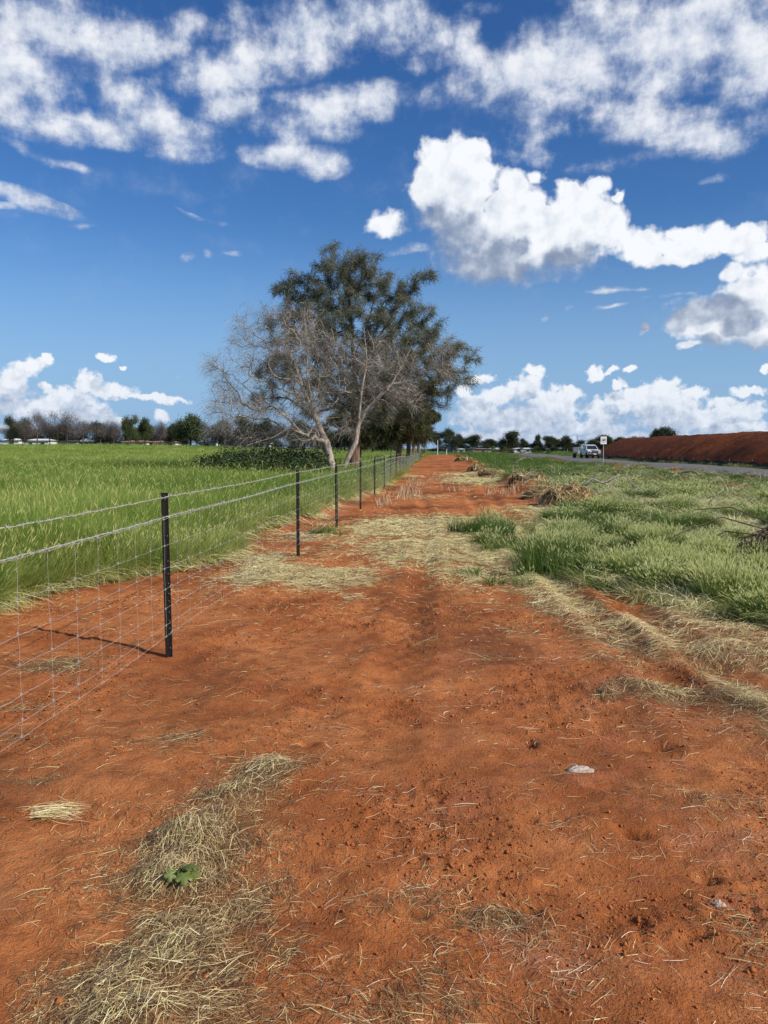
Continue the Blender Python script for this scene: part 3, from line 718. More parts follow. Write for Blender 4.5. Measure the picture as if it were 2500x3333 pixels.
# ================================================================== grass
def blade_tuft(name, nb, rad, h0, h1, wid, lean, mat, seg=3, heads=0.0, tlo=0.0, thi=1.0, flat=0.0, wind=(0.0, 0.0), seed=1):
    R = np.random.default_rng(seed)
    r = rad * np.sqrt(R.random(nb)); a = R.random(nb) * 2 * PI
    bx = r * np.cos(a); by = r * np.sin(a)
    h = R.uniform(h0, h1, nb)
    out = a + R.normal(0, 0.9, nb)
    ln = lean * (0.35 + R.random(nb)) * h
    K = seg + 1; t = np.linspace(0, 1, K)[None]
    x = bx[:, None] + (np.cos(out) * ln)[:, None] * t ** 1.8 + wind[0] * h[:, None] * t ** 1.5
    y = by[:, None] + (np.sin(out) * ln)[:, None] * t ** 1.8 + wind[1] * h[:, None] * t ** 1.5
    droop = R.random(nb)[:, None] ** 2 * 0.35
    z = h[:, None] * (t * (1 - flat) - droop * t ** 4 * (1 - flat)) + 0.02 * t * flat - 0.03 * (1 - t)
    if flat: z = z + R.random(nb)[:, None] * 0.07 * flat
    w_ = (wid * R.uniform(0.6, 1.25, nb))[:, None] * (1 - t ** 1.6 * 0.93) / 2
    fa = R.random(nb) * PI
    nx = np.cos(fa)[:, None] * w_; ny = np.sin(fa)[:, None] * w_
    V = np.stack([np.stack([x - nx, y - ny, z], -1), np.stack([x + nx, y + ny, z], -1)], 2).reshape(nb, 2 * K, 3)
    F = (np.arange(nb)[:, None, None] * 2 * K + np.arange(seg)[None, :, None] * 2 + np.array([0, 1, 3, 2])).reshape(-1, 4)
    tint = R.uniform(tlo, thi, nb)
    # paler towards the tip, straw-coloured at the foot
    tv = np.repeat(tint[:, None], 2 * K, 1)
    tv = tv + np.repeat(t, 2, 1) * 0.10
    V = V.reshape(-1, 3); tv = tv.ravel()
    if heads > 0:
        nh = int(nb * heads); idx = R.choice(nb, nh, False)
        hx = bx[idx]; hy = by[idx]; hh = h[idx] * 1.08
        sx = np.cos(out[idx]) * ln[idx] * .45 + wind[0] * hh; sy = np.sin(out[idx]) * ln[idx] * .45 + wind[1] * hh
        L = R.uniform(.06, .11, nh); parts_v = []; parts_f = []
        b0 = len(V)
        dirx = sx / hh * 1.6 + R.normal(0, .15, nh); diry = sy / hh * 1.6 + R.normal(0, .15, nh)
        for kf, (cx, cy) in enumerate(((1, 0), (0, 1))):
            hw = .007
            for tt_, ww in ((0, .3), (.35, 1), (1, .15)):
                px_ = hx + sx + dirx * L * tt_; py_ = hy + sy + diry * L * tt_; pz = hh + L * tt_ * .8
                parts_v += [np.stack([px_ - cx * hw * ww, py_ - cy * hw * ww, pz], -1), np.stack([px_ + cx * hw * ww, py_ + cy * hw * ww, pz], -1)]
        # stems
        for tt_ in (0, 1):
            px_ = hx + sx * tt_; py_ = hy + sy * tt_; pz = hh * tt_
            parts_v += [np.stack([px_ - .0015, py_, pz], -1), np.stack([px_ + .0015, py_, pz], -1)]
        PV = np.stack(parts_v, 1)                                       # nh,16,3
        ff = np.array([[0, 1, 3, 2], [2, 3, 5, 4], [6, 7, 9, 8], [8, 9, 11, 10], [12, 13, 15, 14]])
        F = np.concatenate([F, (b0 + np.arange(nh)[:, None, None] * 16 + ff[None]).reshape(-1, 4)])
        V = np.concatenate([V, PV.reshape(-1, 3)]); hv = np.full((nh, 16), 1.0); hv += R.uniform(0, .3, (nh, 1)); hv[:, 12:] = 0.8
        tv = np.concatenate([tv, hv.ravel()])
    me = mesh_arrays(name, V, F, mat, {'tint': ('FLOAT', tv.astype(np.float32))})
    return bpy.data.objects.new(name, me)

def scatter(name, pts, rot, scl, idx, templates, label, cat):
    tcol_ = bpy.data.collections.new(name + '_templates')
    for k, t in enumerate(templates): t.name = '%s_template_%02d' % (name, k); tcol_.objects.link(t)
    me = mesh_arrays(name, pts, np.zeros((0, 3), int)) if False else bpy.data.meshes.new(name)
    me.vertices.add(len(pts)); me.vertices.foreach_set('co', np.asarray(pts, np.float32).ravel())
    for nm, ty, arr, key in (('rot', 'FLOAT_VECTOR', rot, 'vector'), ('scl', 'FLOAT_VECTOR', scl, 'vector'), ('idx', 'INT', idx, 'value')):
        at = me.attributes.new(nm, ty, 'POINT'); at.data.foreach_set(key, np.asarray(arr, np.int32 if ty == 'INT' else np.float32).ravel())
    o = link(name, me)
    ng = bpy.data.node_groups.new(name + '_nodes', 'GeometryNodeTree')
    ng.interface.new_socket('Geometry', in_out='INPUT', socket_type='NodeSocketGeometry')
    ng.interface.new_socket('Geometry', in_out='OUTPUT', socket_type='NodeSocketGeometry')
    nn = ng.nodes; gi = nn.new('NodeGroupInput'); go = nn.new('NodeGroupOutput')
    ci = nn.new('GeometryNodeCollectionInfo'); ci.inputs['Collection'].default_value = tcol_
    ci.inputs['Separate Children'].default_value = True; ci.inputs['Reset Children'].default_value = True
    ip = nn.new('GeometryNodeInstanceOnPoints'); ip.inputs['Pick Instance'].default_value = True
    def na(nm, dt):
        a = nn.new('GeometryNodeInputNamedAttribute'); a.data_type = dt; a.inputs['Name'].default_value = nm; return a.outputs['Attribute']
    L_ = ng.links
    L_.new(gi.outputs[0], ip.inputs['Points']); L_.new(ci.outputs[0], ip.inputs['Instance'])
    L_.new(na('idx', 'INT'), ip.inputs['Instance Index']); L_.new(na('rot', 'FLOAT_VECTOR'), ip.inputs['Rotation']); L_.new(na('scl', 'FLOAT_VECTOR'), ip.inputs['Scale'])
    L_.new(ip.outputs[0], go.inputs[0])
    md = o.modifiers.new('scatter', 'NODES'); md.node_group = ng
    return tag(o, label, cat, kind='stuff')

GREEN = [(0.0, (0.045, 0.090, 0.016)), (0.35, (0.125, 0.200, 0.034)), (0.70, (0.235, 0.315, 0.060)), (0.9, (0.40, 0.43, 0.13)), (1.0, (0.46, 0.45, 0.16))]
m_green = tinted('green_grass', GREEN, 0.5, 0.35, 1.7, patch=(0.22, 0.75))
m_verge = tinted('verge_grass', [(0.0, (0.018, 0.048, 0.008)), (0.35, (0.058, 0.115, 0.018)), (0.65, (0.125, 0.195, 0.038)), (0.9, (0.25, 0.29, 0.10)), (1.0, (0.62, 0.62, 0.33))], 0.5, 0.35, 1.4, patch=(0.9, 0.5))
m_thatch = tinted('flattened_grass', [(0.0, (0.13, 0.16, 0.04)), (0.35, (0.33, 0.34, 0.13)), (0.7, (0.66, 0.59, 0.32)), (1.0, (0.88, 0.80, 0.52))], 0.5, 0.15, 1.3, patch=(0.9, 0.6))

m_yellow = tinted('yellowing_grass', [(0.0, (0.11, 0.17, 0.03)), (0.5, (0.30, 0.34, 0.08)), (1.0, (0.52, 0.50, 0.20))], 0.5, 0.3, 1.4, patch=(0.8, 0.4))

def cone_points(n, y0, y1, u0, u1, pw=1.0):
    """points spread over the wedge of land in view and a margin beside it, thinning with distance"""
    y = y0 * (y1 / y0) ** (RNG.random(n) ** pw); return RNG.uniform(u0, u1, n) * y, y

def rots(n, tilt=0.12):
    return np.stack([RNG.normal(0, tilt, n), RNG.normal(0, tilt, n), RNG.random(n) * 2 * PI], -1)

# --- left field of tall green grass
tf = [blade_tuft('t', 70, .17, .38, .66, .011, .45, m_green, 3, 0.0, 0.10, 0.62, wind=(.05, .0), seed=20 + k) for k in range(4)]
tf += [blade_tuft('t', 60, .17, .32, .70, .010, .6, m_green, 3, 0.03, 0.2, 0.72, wind=(.1, .04), seed=30 + k) for k in range(2)]
tf += [blade_tuft('t', 160, .75, .40, .64, .030, .4, m_green, 2, 0.0, 0.35, 0.85, seed=40 + k) for k in range(2)]   # far patches
tf += [blade_tuft('t', 80, .20, .25, .5, .008, .9, m_yellow, 3, 0.0, 0.0, 1.0, flat=.25, wind=(.5, -.1), seed=50 + k) for k in range(2)]  # yellowed edge
tf += [blade_tuft('t', 60, .14, .34, .72, .0065, .5, m_yellow, 3, 0.05, 0.2, 0.85, wind=(.12, -.04), seed=56 + k) for k in range(2)]  # pale stems standing at the edge
P_, S_, I_ = [], [], []
x, y = cone_points(52000, 5.5, 60, -0.75, 0.0)
k = (x < gl(y) + 0.55 * fbm(x / .8, y / .8, 3, 51)); x, y = x[k], y[k]
# evened out: one tuft each 0.17 m close by
s = 0.60 * fbm(x / 3.2, y / 3.2, 3, 121) + 1.0 + 0.16 * RNG.normal(0, 1, len(x))
dist = gl(y) - x
s = s * (0.62 + 0.38 * sst(dist, 0, 1.2)); w_ = np.clip(y / 16, .95, 2.6)
I1 = RNG.integers(0, 6, len(x)); e = (dist < 0.9) & (RNG.random(len(x)) < .85 - dist * .6); I1[e] = RNG.integers(8, 12, e.sum())
P_.append(np.stack([x, y, H(x, y, False)], -1)); S_.append(np.stack([w_, w_, s], -1)); I_.append(I1)
x, y = cone_points(11000, 50, 235, -0.85, 0.0)
k = (x < gl(y) - .3); x, y = x[k], y[k]; w_ = np.clip(y / 70, 1, 3)
P_.append(np.stack([x, y, H(x, y, False)], -1)); S_.append(np.stack([w_, w_, 0.9 + .35 * fbm(x / 9, y / 9, 3, 123)], -1)); I_.append(RNG.integers(6, 8, len(x)))
P_ = np.concatenate(P_); S_ = np.concatenate(S_); I_ = np.concatenate(I_)
scatter('field_grass', P_, rots(len(P_)), np.clip(S_, .3, 4), I_, tf, 'tall lush green grass filling the paddock behind the wire fence', 'grass')

# --- right verge: clumps, seed heads and flattened pale thatch
tv_ = [blade_tuft('t', 75, .12, .26, .56, .010, .55, m_verge, 3, 0.0, 0.0, 0.55, seed=60 + k) for k in range(3)]
tv_ += [blade_tuft('t', 70, .15, .30, .52, .009, .45, m_verge, 3, 0.28, 0.15, 0.85, wind=(-.15, .1), seed=70 + k) for k in range(3)]
tv_ += [blade_tuft('t', 34, .26, .12, .34, .013, 1.3, m_thatch, 3, 0.0, 0.0, 1.0, flat=.80, wind=(.30, -.12), seed=80 + k) for k in range(3)]
tv_ += [blade_tuft('t', 150, .7, .3, .5, .024, .5, m_verge, 2, 0.0, 0.1, 0.8, seed=90 + k) for k in range(2)]
P_, S_, I_, R_ = [], [], [], []
x, y = cone_points(46000, 5.0, 62, -0.02, 0.80)
lump = fbm(x / .8, y / 1.0, 2, 131); big = fbm(x / 4, y / 4, 2, 133)
dist = x - gr(y) + 0.5 * fbm(x / .6, y / .6, 3, 51)
k = (dist > 0) & (x < rl(y) - 0.4) & (x < 40); x, y, lump, big, dist = x[k], y[k], lump[k], big[k], dist[k]
n = len(x); inner = sst(dist, 0.1, 1.8)
nc = 190; cy_ = 6.8 * (34 / 6.8) ** RNG.random(nc) ; cxx = gr(cy_) + .3 + RNG.random(nc) ** 1.1 * (np.minimum(.5 * cy_ + 1, 14) - gr(cy_)).clip(1, 14)
crr = RNG.uniform(.10, .30, nc) * np.clip(cy_ / 12, .9, 1.8); chh = RNG.uniform(.34, .85, nc) ** 1.2
tuft_h = np.zeros(n)
for c_ in range(nc):
    dd_ = np.hypot(x - cxx[c_], y - cy_[c_]); hit = dd_ < crr[c_]
    tuft_h[hit] = np.maximum(tuft_h[hit], chh[c_] * (1 - .35 * (dd_[hit] / crr[c_]) ** 2))
farv = sst(y, 22, 40)
up = (tuft_h > 0) | (RNG.random(n) < farv * .45) | ((RNG.random(n) < .16) & (lump > .05))
up_old = RNG.random(n) < np.clip(0.04 + 4.0 * (lump - 0.01) + .35 * sst(y, 18, 34), 0.02, 1) * inner
I1 = np.where(up, np.where(RNG.random(n) < 0.30 + 1.2 * big, RNG.integers(3, 6, n), RNG.integers(0, 3, n)), RNG.integers(6, 9, n))
hgt_ = (0.36 + 1.15 * np.clip(lump + .02, 0, .6)) * (0.70 + .30 * inner) * (1 - .55 * sst(x - rl(y), -7, -1.5))
hgt_ = np.where((x > 4.6) & (x < 7.2) & (y > 10) & (y < 13.2), .30, 1) * np.where(tuft_h > 0, tuft_h * (1 - .55 * sst(x - rl(y), -7, -1.5)), hgt_ * .62)
s = np.where(up, hgt_ * (1 + .14 * RNG.normal(0, 1, n)), 0.8)
w_ = np.clip(y / 14, .9, 2.4)
keep = up | (RNG.random(n) < 0.30)
P_.append(np.stack([x, y, H(x, y, False)], -1)[keep]); S_.append(np.stack([w_, w_, s], -1)[keep]); I_.append(I1[keep])
x, y = cone_points(5200, 55, 300, 0.0, 0.6)
k = ((x > gr(y) + .3) & (x < rl(y) - .5)) | ((x > rr(y) + .5) & (x < rr(y) + 1.2 + 60 * sst(y, 122, 140)))
x, y = x[k], y[k]; w_ = np.clip(y / 60, 1, 3)
P_.append(np.stack([x, y, H(x, y, False)], -1)); S_.append(np.stack([w_, w_, np.where(y > 150, .4, .55) * (1 - .55 * sst(x - rl(y), -8, -1)) + 0 * w_], -1)); I_.append(RNG.integers(9, 11, len(x)))
# stray clumps inside the straw band and by the fence
for px, py, sc_, k in ((1540,1735,.75,9),(1600,1722,.75,9),(1650,1740,.75,8),(1570,1775,.5,5),(1620,1790,.55,6),(1760,1830,.8,8),(1800,1870,.9,9),(1900,1880,.8,6),(1700,1800,.45,4),(1860,1840,.9,9),(1060,1740,.4,5),(1640,1895,.35,3)):
    gx, gy = G(px, py)
    for _ in range(k):
        xx_ = gx + RNG.normal(0, .22); yy_ = gy + RNG.normal(0, .22)
        P_.append(np.array([[xx_, yy_, hz(xx_, yy_)]])); S_.append(np.array([[.9, .9, sc_ * RNG.uniform(.8, 1.1)]])); I_.append(np.array([RNG.integers(0, 6)]))
# verge beyond the road, right of the gravel, close
x, y = cone_points(2500, 45, 130, 0.18, 0.6); k = (x > rr(y) + .2) & (x < rr(y) + 1.6); x, y = x[k], y[k]
P_.append(np.stack([x, y, H(x, y, False)], -1)); S_.append(np.stack([1.6 + 0 * x, 1.6 + 0 * x, RNG.uniform(.3, .8, len(x))], -1)); I_.append(RNG.integers(0, 6, len(x)))
P_ = np.concatenate(P_); S_ = np.concatenate(S_); I_ = np.concatenate(I_)
rt = rots(len(P_), .15); fl = (I_ >= 6) & (I_ < 9); rt[fl, 2] = RNG.normal(2.9, 1.5, fl.sum())
scatter('verge_grass', P_, rt, np.clip(S_, .2, 4), I_, tv_, 'uneven clumps of green grass with pale flattened stalks right of the track', 'grass')

# pale pressed-down grass lying between the clumps
m = 60000; y = 6.4 * (34 / 6.4) ** RNG.random(m); x = RNG.uniform(-0.02, 0.60, m) * y
k = (x > gr(y) - .15 + .5 * fbm(x / .6, y / .6, 3, 51)) & (x < rl(y) - .6); x, y = x[k], y[k]; n = len(x)
fl_ = .35 + 2.6 * fbm(x / 1.4, y / 1.4, 2, 137)
hb_ = np.clip(.35 + 1.4 * fbm(x / .5, y / .5, 3, 139), .05, 1)
V, F, tt = strips(np.stack([x, y], -1), RNG.uniform(.14, .46, n), fl_ + RNG.normal(0, .45, n), RNG.uniform(.003, .007, n) * np.clip(y / 10, .8, 3),
                  (.01 + RNG.random(n) * .13 * hb_, .005 + RNG.random(n) * .10 * hb_, RNG.random(n) * .07), RNG.normal(0, .7, n), 3, np.clip(RNG.normal(.46, .24, n) + .9 * fbm(x / .9, y / .9, 2, 141), 0, 1))
tag(link('pressed_grass', mesh_arrays('pressed_grass', V, F, m_cutg, {'tint': ('FLOAT', tt)})), 'pale pressed down grass lying between the green clumps of the verge', 'grass', kind='stuff')

# thin stubble stalks standing in the strip
m_stub = tinted('stubble', [(0, (.24, .12, .06)), (1, (.62, .45, .27))], .7)
tb = [blade_tuft('t', 7, .14, .10, .42, .022, .4, m_stub, 2, seed=140 + k) for k in range(3)]
P_ = []
for px, py, rx, ry, n in ((1620,1606,90,8,26),(1690,1600,25,10,10),(1320,1612,40,14,60),(1350,1580,40,10,30),(1470,1600,60,6,8),(1780,1620,40,10,16),(1250,1640,30,14,20)):
    for _ in range(n):
        gx, gy = G(px + RNG.normal(0, rx / 2), py + RNG.normal(0, ry / 2)); P_.append((gx, gy, hz(gx, gy)))
P_ = np.array(P_); n = len(P_)
scatter('stubble_stalks', P_, rots(n, .25), np.repeat(RNG.uniform(.6, 1.3, n)[:, None], 3, 1), RNG.integers(0, 3, n), tb, 'broken brown stubble stalks standing in the red soil', 'stubble')

# dark leafy weeds in the paddock near the trees
m_weed = tinted('weed_leaves', [(0, (.020, .038, .012)), (.5, (.045, .075, .022)), (1, (.10, .13, .04))], .5, .25)
def leafy(name, nleaf, rad, h, size, seed):
    R = np.random.default_rng(seed)
    p = R.normal(0, 1, (nleaf, 3)); p /= np.linalg.norm(p, axis=1, keepdims=True); p *= R.random((nleaf, 1)) ** .45
    p = p * np.array([rad, rad, h / 2]) + np.array([0, 0, h / 2])
    p[:, 2] *= 1 + .35 * np.sin(p[:, 0] * 9 / rad + seed)
    a = R.normal(0, 1, (nleaf, 3)); a[:, 2] *= .5; a /= np.linalg.norm(a, axis=1, keepdims=True)
    b = np.cross(a, R.normal(0, 1, (nleaf, 3))); b /= np.linalg.norm(b, axis=1, keepdims=True)
    s = size * R.uniform(.6, 1.3, (nleaf, 1))
    V = np.stack([p - a * s, p + b * s * .7, p + a * s, p - b * s * .7], 1).reshape(-1, 3)
    F = np.arange(nleaf * 4).reshape(-1, 4)
    return bpy.data.objects.new(name, mesh_arrays(name, V, F, m_weed, {'tint': ('FLOAT', np.repeat(R.random(nleaf), 4).astype(np.float32))}))
tw = [leafy('t', 420, .55, 1.05, .05, 150 + k) for k in range(3)]
P_ = []; S_ = []
for px, py, rx, ry, n, sc_ in ((860,1572,170,10,60,1.0),(760,1560,120,12,40,.9),(950,1560,110,14,50,1.15),(880,1540,170,8,50,1.1),(1290,1522,30,4,8,.8),(1240,1512,60,4,10,.8),(1000,1585,50,8,14,.9),(700,1540,60,8,12,.8)):
    for _ in range(int(n * 1.5)):
        gx, gy = G(px + RNG.uniform(-rx, rx), py + RNG.uniform(-ry, ry)); P_.append((gx, gy, float(H(np.array([gx]), np.array([gy]), False)[0]))); S_.append(sc_ * RNG.uniform(.6, 1.25))
n = len(P_); S_ = np.array(S_)[:, None] * np.array([[1.1, 1.1, 1.0]])
scatter('paddock_weeds', np.array(P_), rots(n, .1), S_, RNG.integers(0, 3, n), tw, 'dark leafy weeds spreading in the paddock left of the tree trunks', 'weeds')

# ================================================================== wire fence
m_post = plain('black_painted_steel', (0.010, 0.0085, 0.008), 0.6, 0.0, 0.25)
m_hole = plain('bare_steel_spot', (0.20, 0.15, 0.12), 0.7)
m_wire = plain('galvanised_wire', (0.36, 0.35, 0.325), 0.5, 0.2, 0.4, var=.1, scale=40)
m_barb = plain('new_barbed_wire', (0.46, 0.44, 0.37), 0.5, 0.2, 0.5, var=.1, scale=40)
FX = -2.1
fence = thing('wire_fence', 'long new wire fence with black steel posts beside the red track', 'fence', (FX, 6.1, H0))
YP = [6.1 - 5.4, 5.92, 11.5, 15.9, 21.0, 25.9] + [25.9 + 5.0 * k for k in range(1, 36)]
YP = YP[1:]
FZ = [hz(FX, y) for y in YP]
def fz(y): return float(np.interp(y, YP, FZ))
def fx(y): return FX + 0.012 * math.sin(y * 1.7) + min(max(y - 6, -3), 16) * .0075
proto = None
def post_mesh():
    b = MB()
    # three-finned steel picket
    for ang in (0.15, 0.15 + 2 * PI / 3, 0.15 + 4 * PI / 3):
        c, s = math.cos(ang), math.sin(ang)
        w = 0.030 if abs(ang - .15) > .1 else 0.026
        b.box((c * w / 2, s * w / 2, 0.52), (w, 0.0045, 1.60), rz=ang)
    b.box((-0.0, -0.0, 0.52), (0.012, 0.012, 1.598), rz=.4)
    return b
for i, y in enumerate(YP):
    x = fx(y); z = FZ[i]
    lean = RNG.normal(0, .006, 2)
    if proto is None:
        proto = post_mesh().build('post', m_post, fence)
        proto.data.transform(Matrix.Scale(1.15, 4, (1, 0, 0)) @ Matrix.Scale(1.15, 4, (0, 1, 0)))
        o = proto
    else:
        o = proto.copy(); COL.objects.link(o); o.parent = fence
    o.location = (x - FX, y - 6.1, z - H0); o.rotation_euler = (lean[0], lean[1], RNG.normal(0, .08))
    if i < 4:
        hb = MB()
        for hh in (1.06, .98, .90, .83, .78, .68, .60, .52, .46, .37, .30, .24, .19, .13, .08):
            if RNG.random() < .85:
                hb.box((0.021, -0.0165, hh), (0.007, 0.004, 0.008), rz=-0.9)
        h = hb.build('post_hole', m_hole, o); h['kind'] = 'stuff'

def wire_pts(hgt, y0, y1, sag=0.012, wob=0.004, step=None, seed=0):
    pts = []; y = y0; k = 0
    R = random.Random(seed)
    while True:
        i = max(0, min(len(YP) - 2, int(np.searchsorted(YP, y) - 1)))
        t = (y - YP[i]) / (YP[i + 1] - YP[i]) if y >= YP[0] else (y - (YP[0] - 5.2)) / 5.2
        t = min(max(t, 0), 1)
        s = -sag * 4 * t * (1 - t)
        w = wob * math.sin(y * 21 + seed * 2.1) + wob * .5 * R.uniform(-1, 1)
        pts.append((fx(y) - FX + 0.026 + w * .6, y - 6.1, fz(y) - H0 + hgt + s + w))
        if y >= y1: break
        st = step or (0.10 if y < 12 else (0.25 if y < 30 else 2.5))
        y = min(y + st, y1)
    return pts
Y0W = 0.9; Y1W = YP[-1]
def barbed(name, hgt, seed, r=0.0026):
    b = MB(); base = wire_pts(hgt, Y0W, Y1W, .010, .003, None, seed)
    nearp = [p for p in base if p[1] < 24]; farp = [p for p in base if p[1] >= 23]
    for ph in (0, PI):                                      # two twisted strands
        q_ = []
        for a, c in zip(nearp[:-1], nearp[1:]):
            for f in (0, .5):
                p = [a[k] + (c[k] - a[k]) * f for k in range(3)]; t = p[1] * 34 + ph
                q_.append((p[0] + .0035 * math.cos(t), p[1], p[2] + .0035 * math.sin(t)))
        b.tube(q_, r, 4, cap=False)
    b.tube(farp, 0.0055, 3, cap=False)
    y = Y0W; R = random.Random(seed)
    while y < 40:                                           # barbs, four points each
        yy = y - 6.1; zz = float(np.interp(yy, [p[1] for p in base], [p[2] for p in base])); xx = 0.026
        for a in range(4):
            t = R.uniform(0, 6.28)
            b.tube([(xx, yy + a * .003, zz), (xx + .017 * math.cos(t), yy + a * .003 + R.uniform(-.008, .008), zz + .017 * math.sin(t))], [.0022, .0012], 3)
        y += 0.125 + R.uniform(-.02, .02)
    return b.build(name, m_barb, fence)
barbed('barbed_wire', 1.290, 1, .0019)
barbed('barbed_wire', 1.135, 2, .0021)
HW = [1.120, 0.913, 0.735, 0.572, 0.42, 0.287, 0.20]
for k, hh in enumerate(HW):
    p = wire_pts(hh, Y0W, Y1W, .006 + .004 * (k % 3), .0045, None, 10 + k)
    b = MB(); near = [q_ for q_ in p if q_[1] < 24]; far = [q_ for q_ in p if q_[1] >= 23]
    b.tube(near, 0.0012 if k else .0017, 4, cap=False); b.tube(far, 0.0042, 3, cap=False)
    b.build('line_wire', m_wire, fence)
def hw_z(k, y):
    return HW[k]
def stay(y, seed):
    R = random.Random(seed); b = MB(); pts = []
    off = R.uniform(-.012, .012)
    for k in range(len(HW)):
        yy = y - 6.1 + R.uniform(-.009, .009) + off * k / 6
        pts.append((fx(y) - FX + .028, yy, fz(y) - H0 + HW[k] - .008))
        if k < len(HW) - 1:
            pts.append((fx(y) - FX + .028 + R.uniform(-.004, .004), yy + R.uniform(-.008, .008), fz(y) - H0 + (HW[k] + HW[k + 1]) / 2))
    rad = 0.0009 if y < 14 else (.0013 if y < 30 else .0022)
    b.tube(pts, rad, 3, cap=False)
    if y < 16:
        for k in range(len(HW)):                              # hinge knots
            c = pts[2 * k]; b.box((c[0], c[1], c[2] + .008), (.009, .010, .012), rz=.3)
    return b
y = 2.2; n = 0; rest = MB()
while y < Y1W:
    if n < 140: stay(y, 500 + n).build('stay_wire', m_wire, fence)
    elif y < 110:
        s = stay(y, 500 + n); rest.add(s.v, s.f)
    y += 0.30 if y < 110 else 1; n += 1
r_ = rest.build('stay_wire', m_wire, fence); r_['kind'] = 'stuff'
# wire ties on the near posts
for i in range(4):
    t = MB()
    for hh in (1.290, 1.125, .572, .20):
        z = FZ[i] - H0 + hh
        t.tube([(fx(YP[i]) - FX + .03, YP[i] - 6.1 - .03, z), (fx(YP[i]) - FX + .035, YP[i] - 6.1, z + .02), (fx(YP[i]) - FX + .03, YP[i] - 6.1 + .03, z), (fx(YP[i]) - FX + .05, YP[i] - 6.1 + .045, z - .03)], .002, 3)
    t.build('wire_tie', m_wire, fence)

# ================================================================== speed sign
m_white = plain('white_paint', (0.78, 0.78, 0.76), 0.5, var=.04)
m_red = plain('red_paint', (0.38, 0.03, 0.02), 0.5, var=.05)
m_blk = plain('black_print', (0.015, 0.015, 0.015), 0.6, var=.05)
m_galv = plain('galvanised_steel', (0.55, 0.56, 0.56), 0.45, 0.5, 0.5)
sx_, sy_ = 14.85, 68.5; sz_ = hz(sx_, sy_)
sign = thing('speed_sign', 'white speed sign showing 40 inside a red ring on thin pole', 'sign', (sx_, sy_, sz_), rotz=0.06)
MB().tube([(0.02, 0.03, -.3), (0.0, 0.03, 2.55)], .028, 8).build('pole', m_galv, sign)
bd = MB().box((0, 0, 2.28), (.53, .012, .66)).build('board', m_white, sign, bevel=.004)
bd.data.materials[0] = m_white
rg = MB(); n = 40
for k in range(n):
    a0, a1 = 2 * PI * k / n, 2 * PI * (k + 1) / n
    v = []
    for rr_, yy in ((.222, -.010), (.192, -.010), (.192, -.005), (.222, -.005)):
        v += [(rr_ * math.cos(a0), yy, 2.29 + rr_ * math.sin(a0)), (rr_ * math.cos(a1), yy, 2.29 + rr_ * math.sin(a1))]
    rg.add(v, [(0, 1, 3, 2), (2, 3, 5, 4), (4, 5, 7, 6), (6, 7, 1, 0)])
rg.build('red_ring', m_red, sign)
fc = bpy.data.curves.new('numerals', 'FONT'); fc.body = '40'; fc.size = .27; fc.extrude = .002; fc.offset = .009; fc.align_x = 'CENTER'; fc.align_y = 'CENTER'
tmp = bpy.data.objects.new('numerals_tmp', fc); COL.objects.link(tmp)
bpy.context.view_layer.update()
nm_ = bpy.data.meshes.new_from_object(tmp); bpy.data.objects.remove(tmp)
nm_.transform(Matrix.Rotation(PI / 2, 4, 'X')); nm_.materials.clear(); nm_.materials.append(m_blk)
link('numerals', nm_, sign, loc=(0, -.0125, 2.29))

# ================================================================== white utility truck
m_car = plain('white_car_paint', (0.78, 0.79, 0.80), 0.28, spec=.5, var=.03, coat=.4)
m_plastic = plain('black_plastic', (0.02, 0.02, 0.021), 0.6, var=.1)
m_glass, q = newmat('dark_window_glass'); finish(q, (0.02, 0.025, 0.028, 1), 0.08, spec=.7)
m_tyre = plain('tyre_rubber', (0.022, 0.021, 0.020), 0.85); m_rim = plain('steel_rim', (0.25, 0.25, 0.26), 0.4, .6)
m_lamp, q = newmat('headlight_lens'); finish(q, (0.62, 0.64, 0.66, 1), 0.15, spec=.8)
m_amber = plain('amber_lens', (0.45, 0.16, 0.03), .3)
tx_, ty_ = 21.4, 104.0; tz_ = road_z(tx_, ty_)
truck = thing('utility_truck', 'white dual cab utility truck with black bull bar driving on the gravel road', 'truck', (tx_, ty_, tz_ - .01), rotz=0.03)
# front faces -Y; local y runs from the nose (0) back to the tail (5.1)
body = MB()
prof = [(0.30, .48), (0.05, .55), (0.0, .80), (0.10, 1.02), (0.42, 1.10), (1.35, 1.20), (1.40, 1.18), (5.05, 1.15), (5.08, .55), (4.75, .48), (4.55, .80), (4.25, .92), (3.95, .80), (3.75, .45), (1.62, .45), (1.45, .78), (1.13, .92), (.80, .78), (.62, .50)]
body.prism(prof, -.86, .86)
bo = body.build('body', m_car, truck, bevel=.04)
cab = MB()
secs = [(1.30, .80, 1.17), (2.05, .66, 1.76), (3.05, .66, 1.79), (3.40, .78, 1.18)]
low = [(-.82, 1.22, 1.17), (.82, 1.22, 1.17), (.82, 3.52, 1.17), (-.82, 3.52, 1.17)]
top = [(-.64, 1.98, 1.76), (.64, 1.98, 1.76), (.66, 3.22, 1.78), (-.66, 3.22, 1.78)]
cab.add(low + top, [(3, 2, 1, 0), (4, 5, 6, 7), (0, 1, 5, 4), (1, 2, 6, 5), (2, 3, 7, 6), (3, 0, 4, 7)])
cab.build('cab', m_car, truck, bevel=.05)
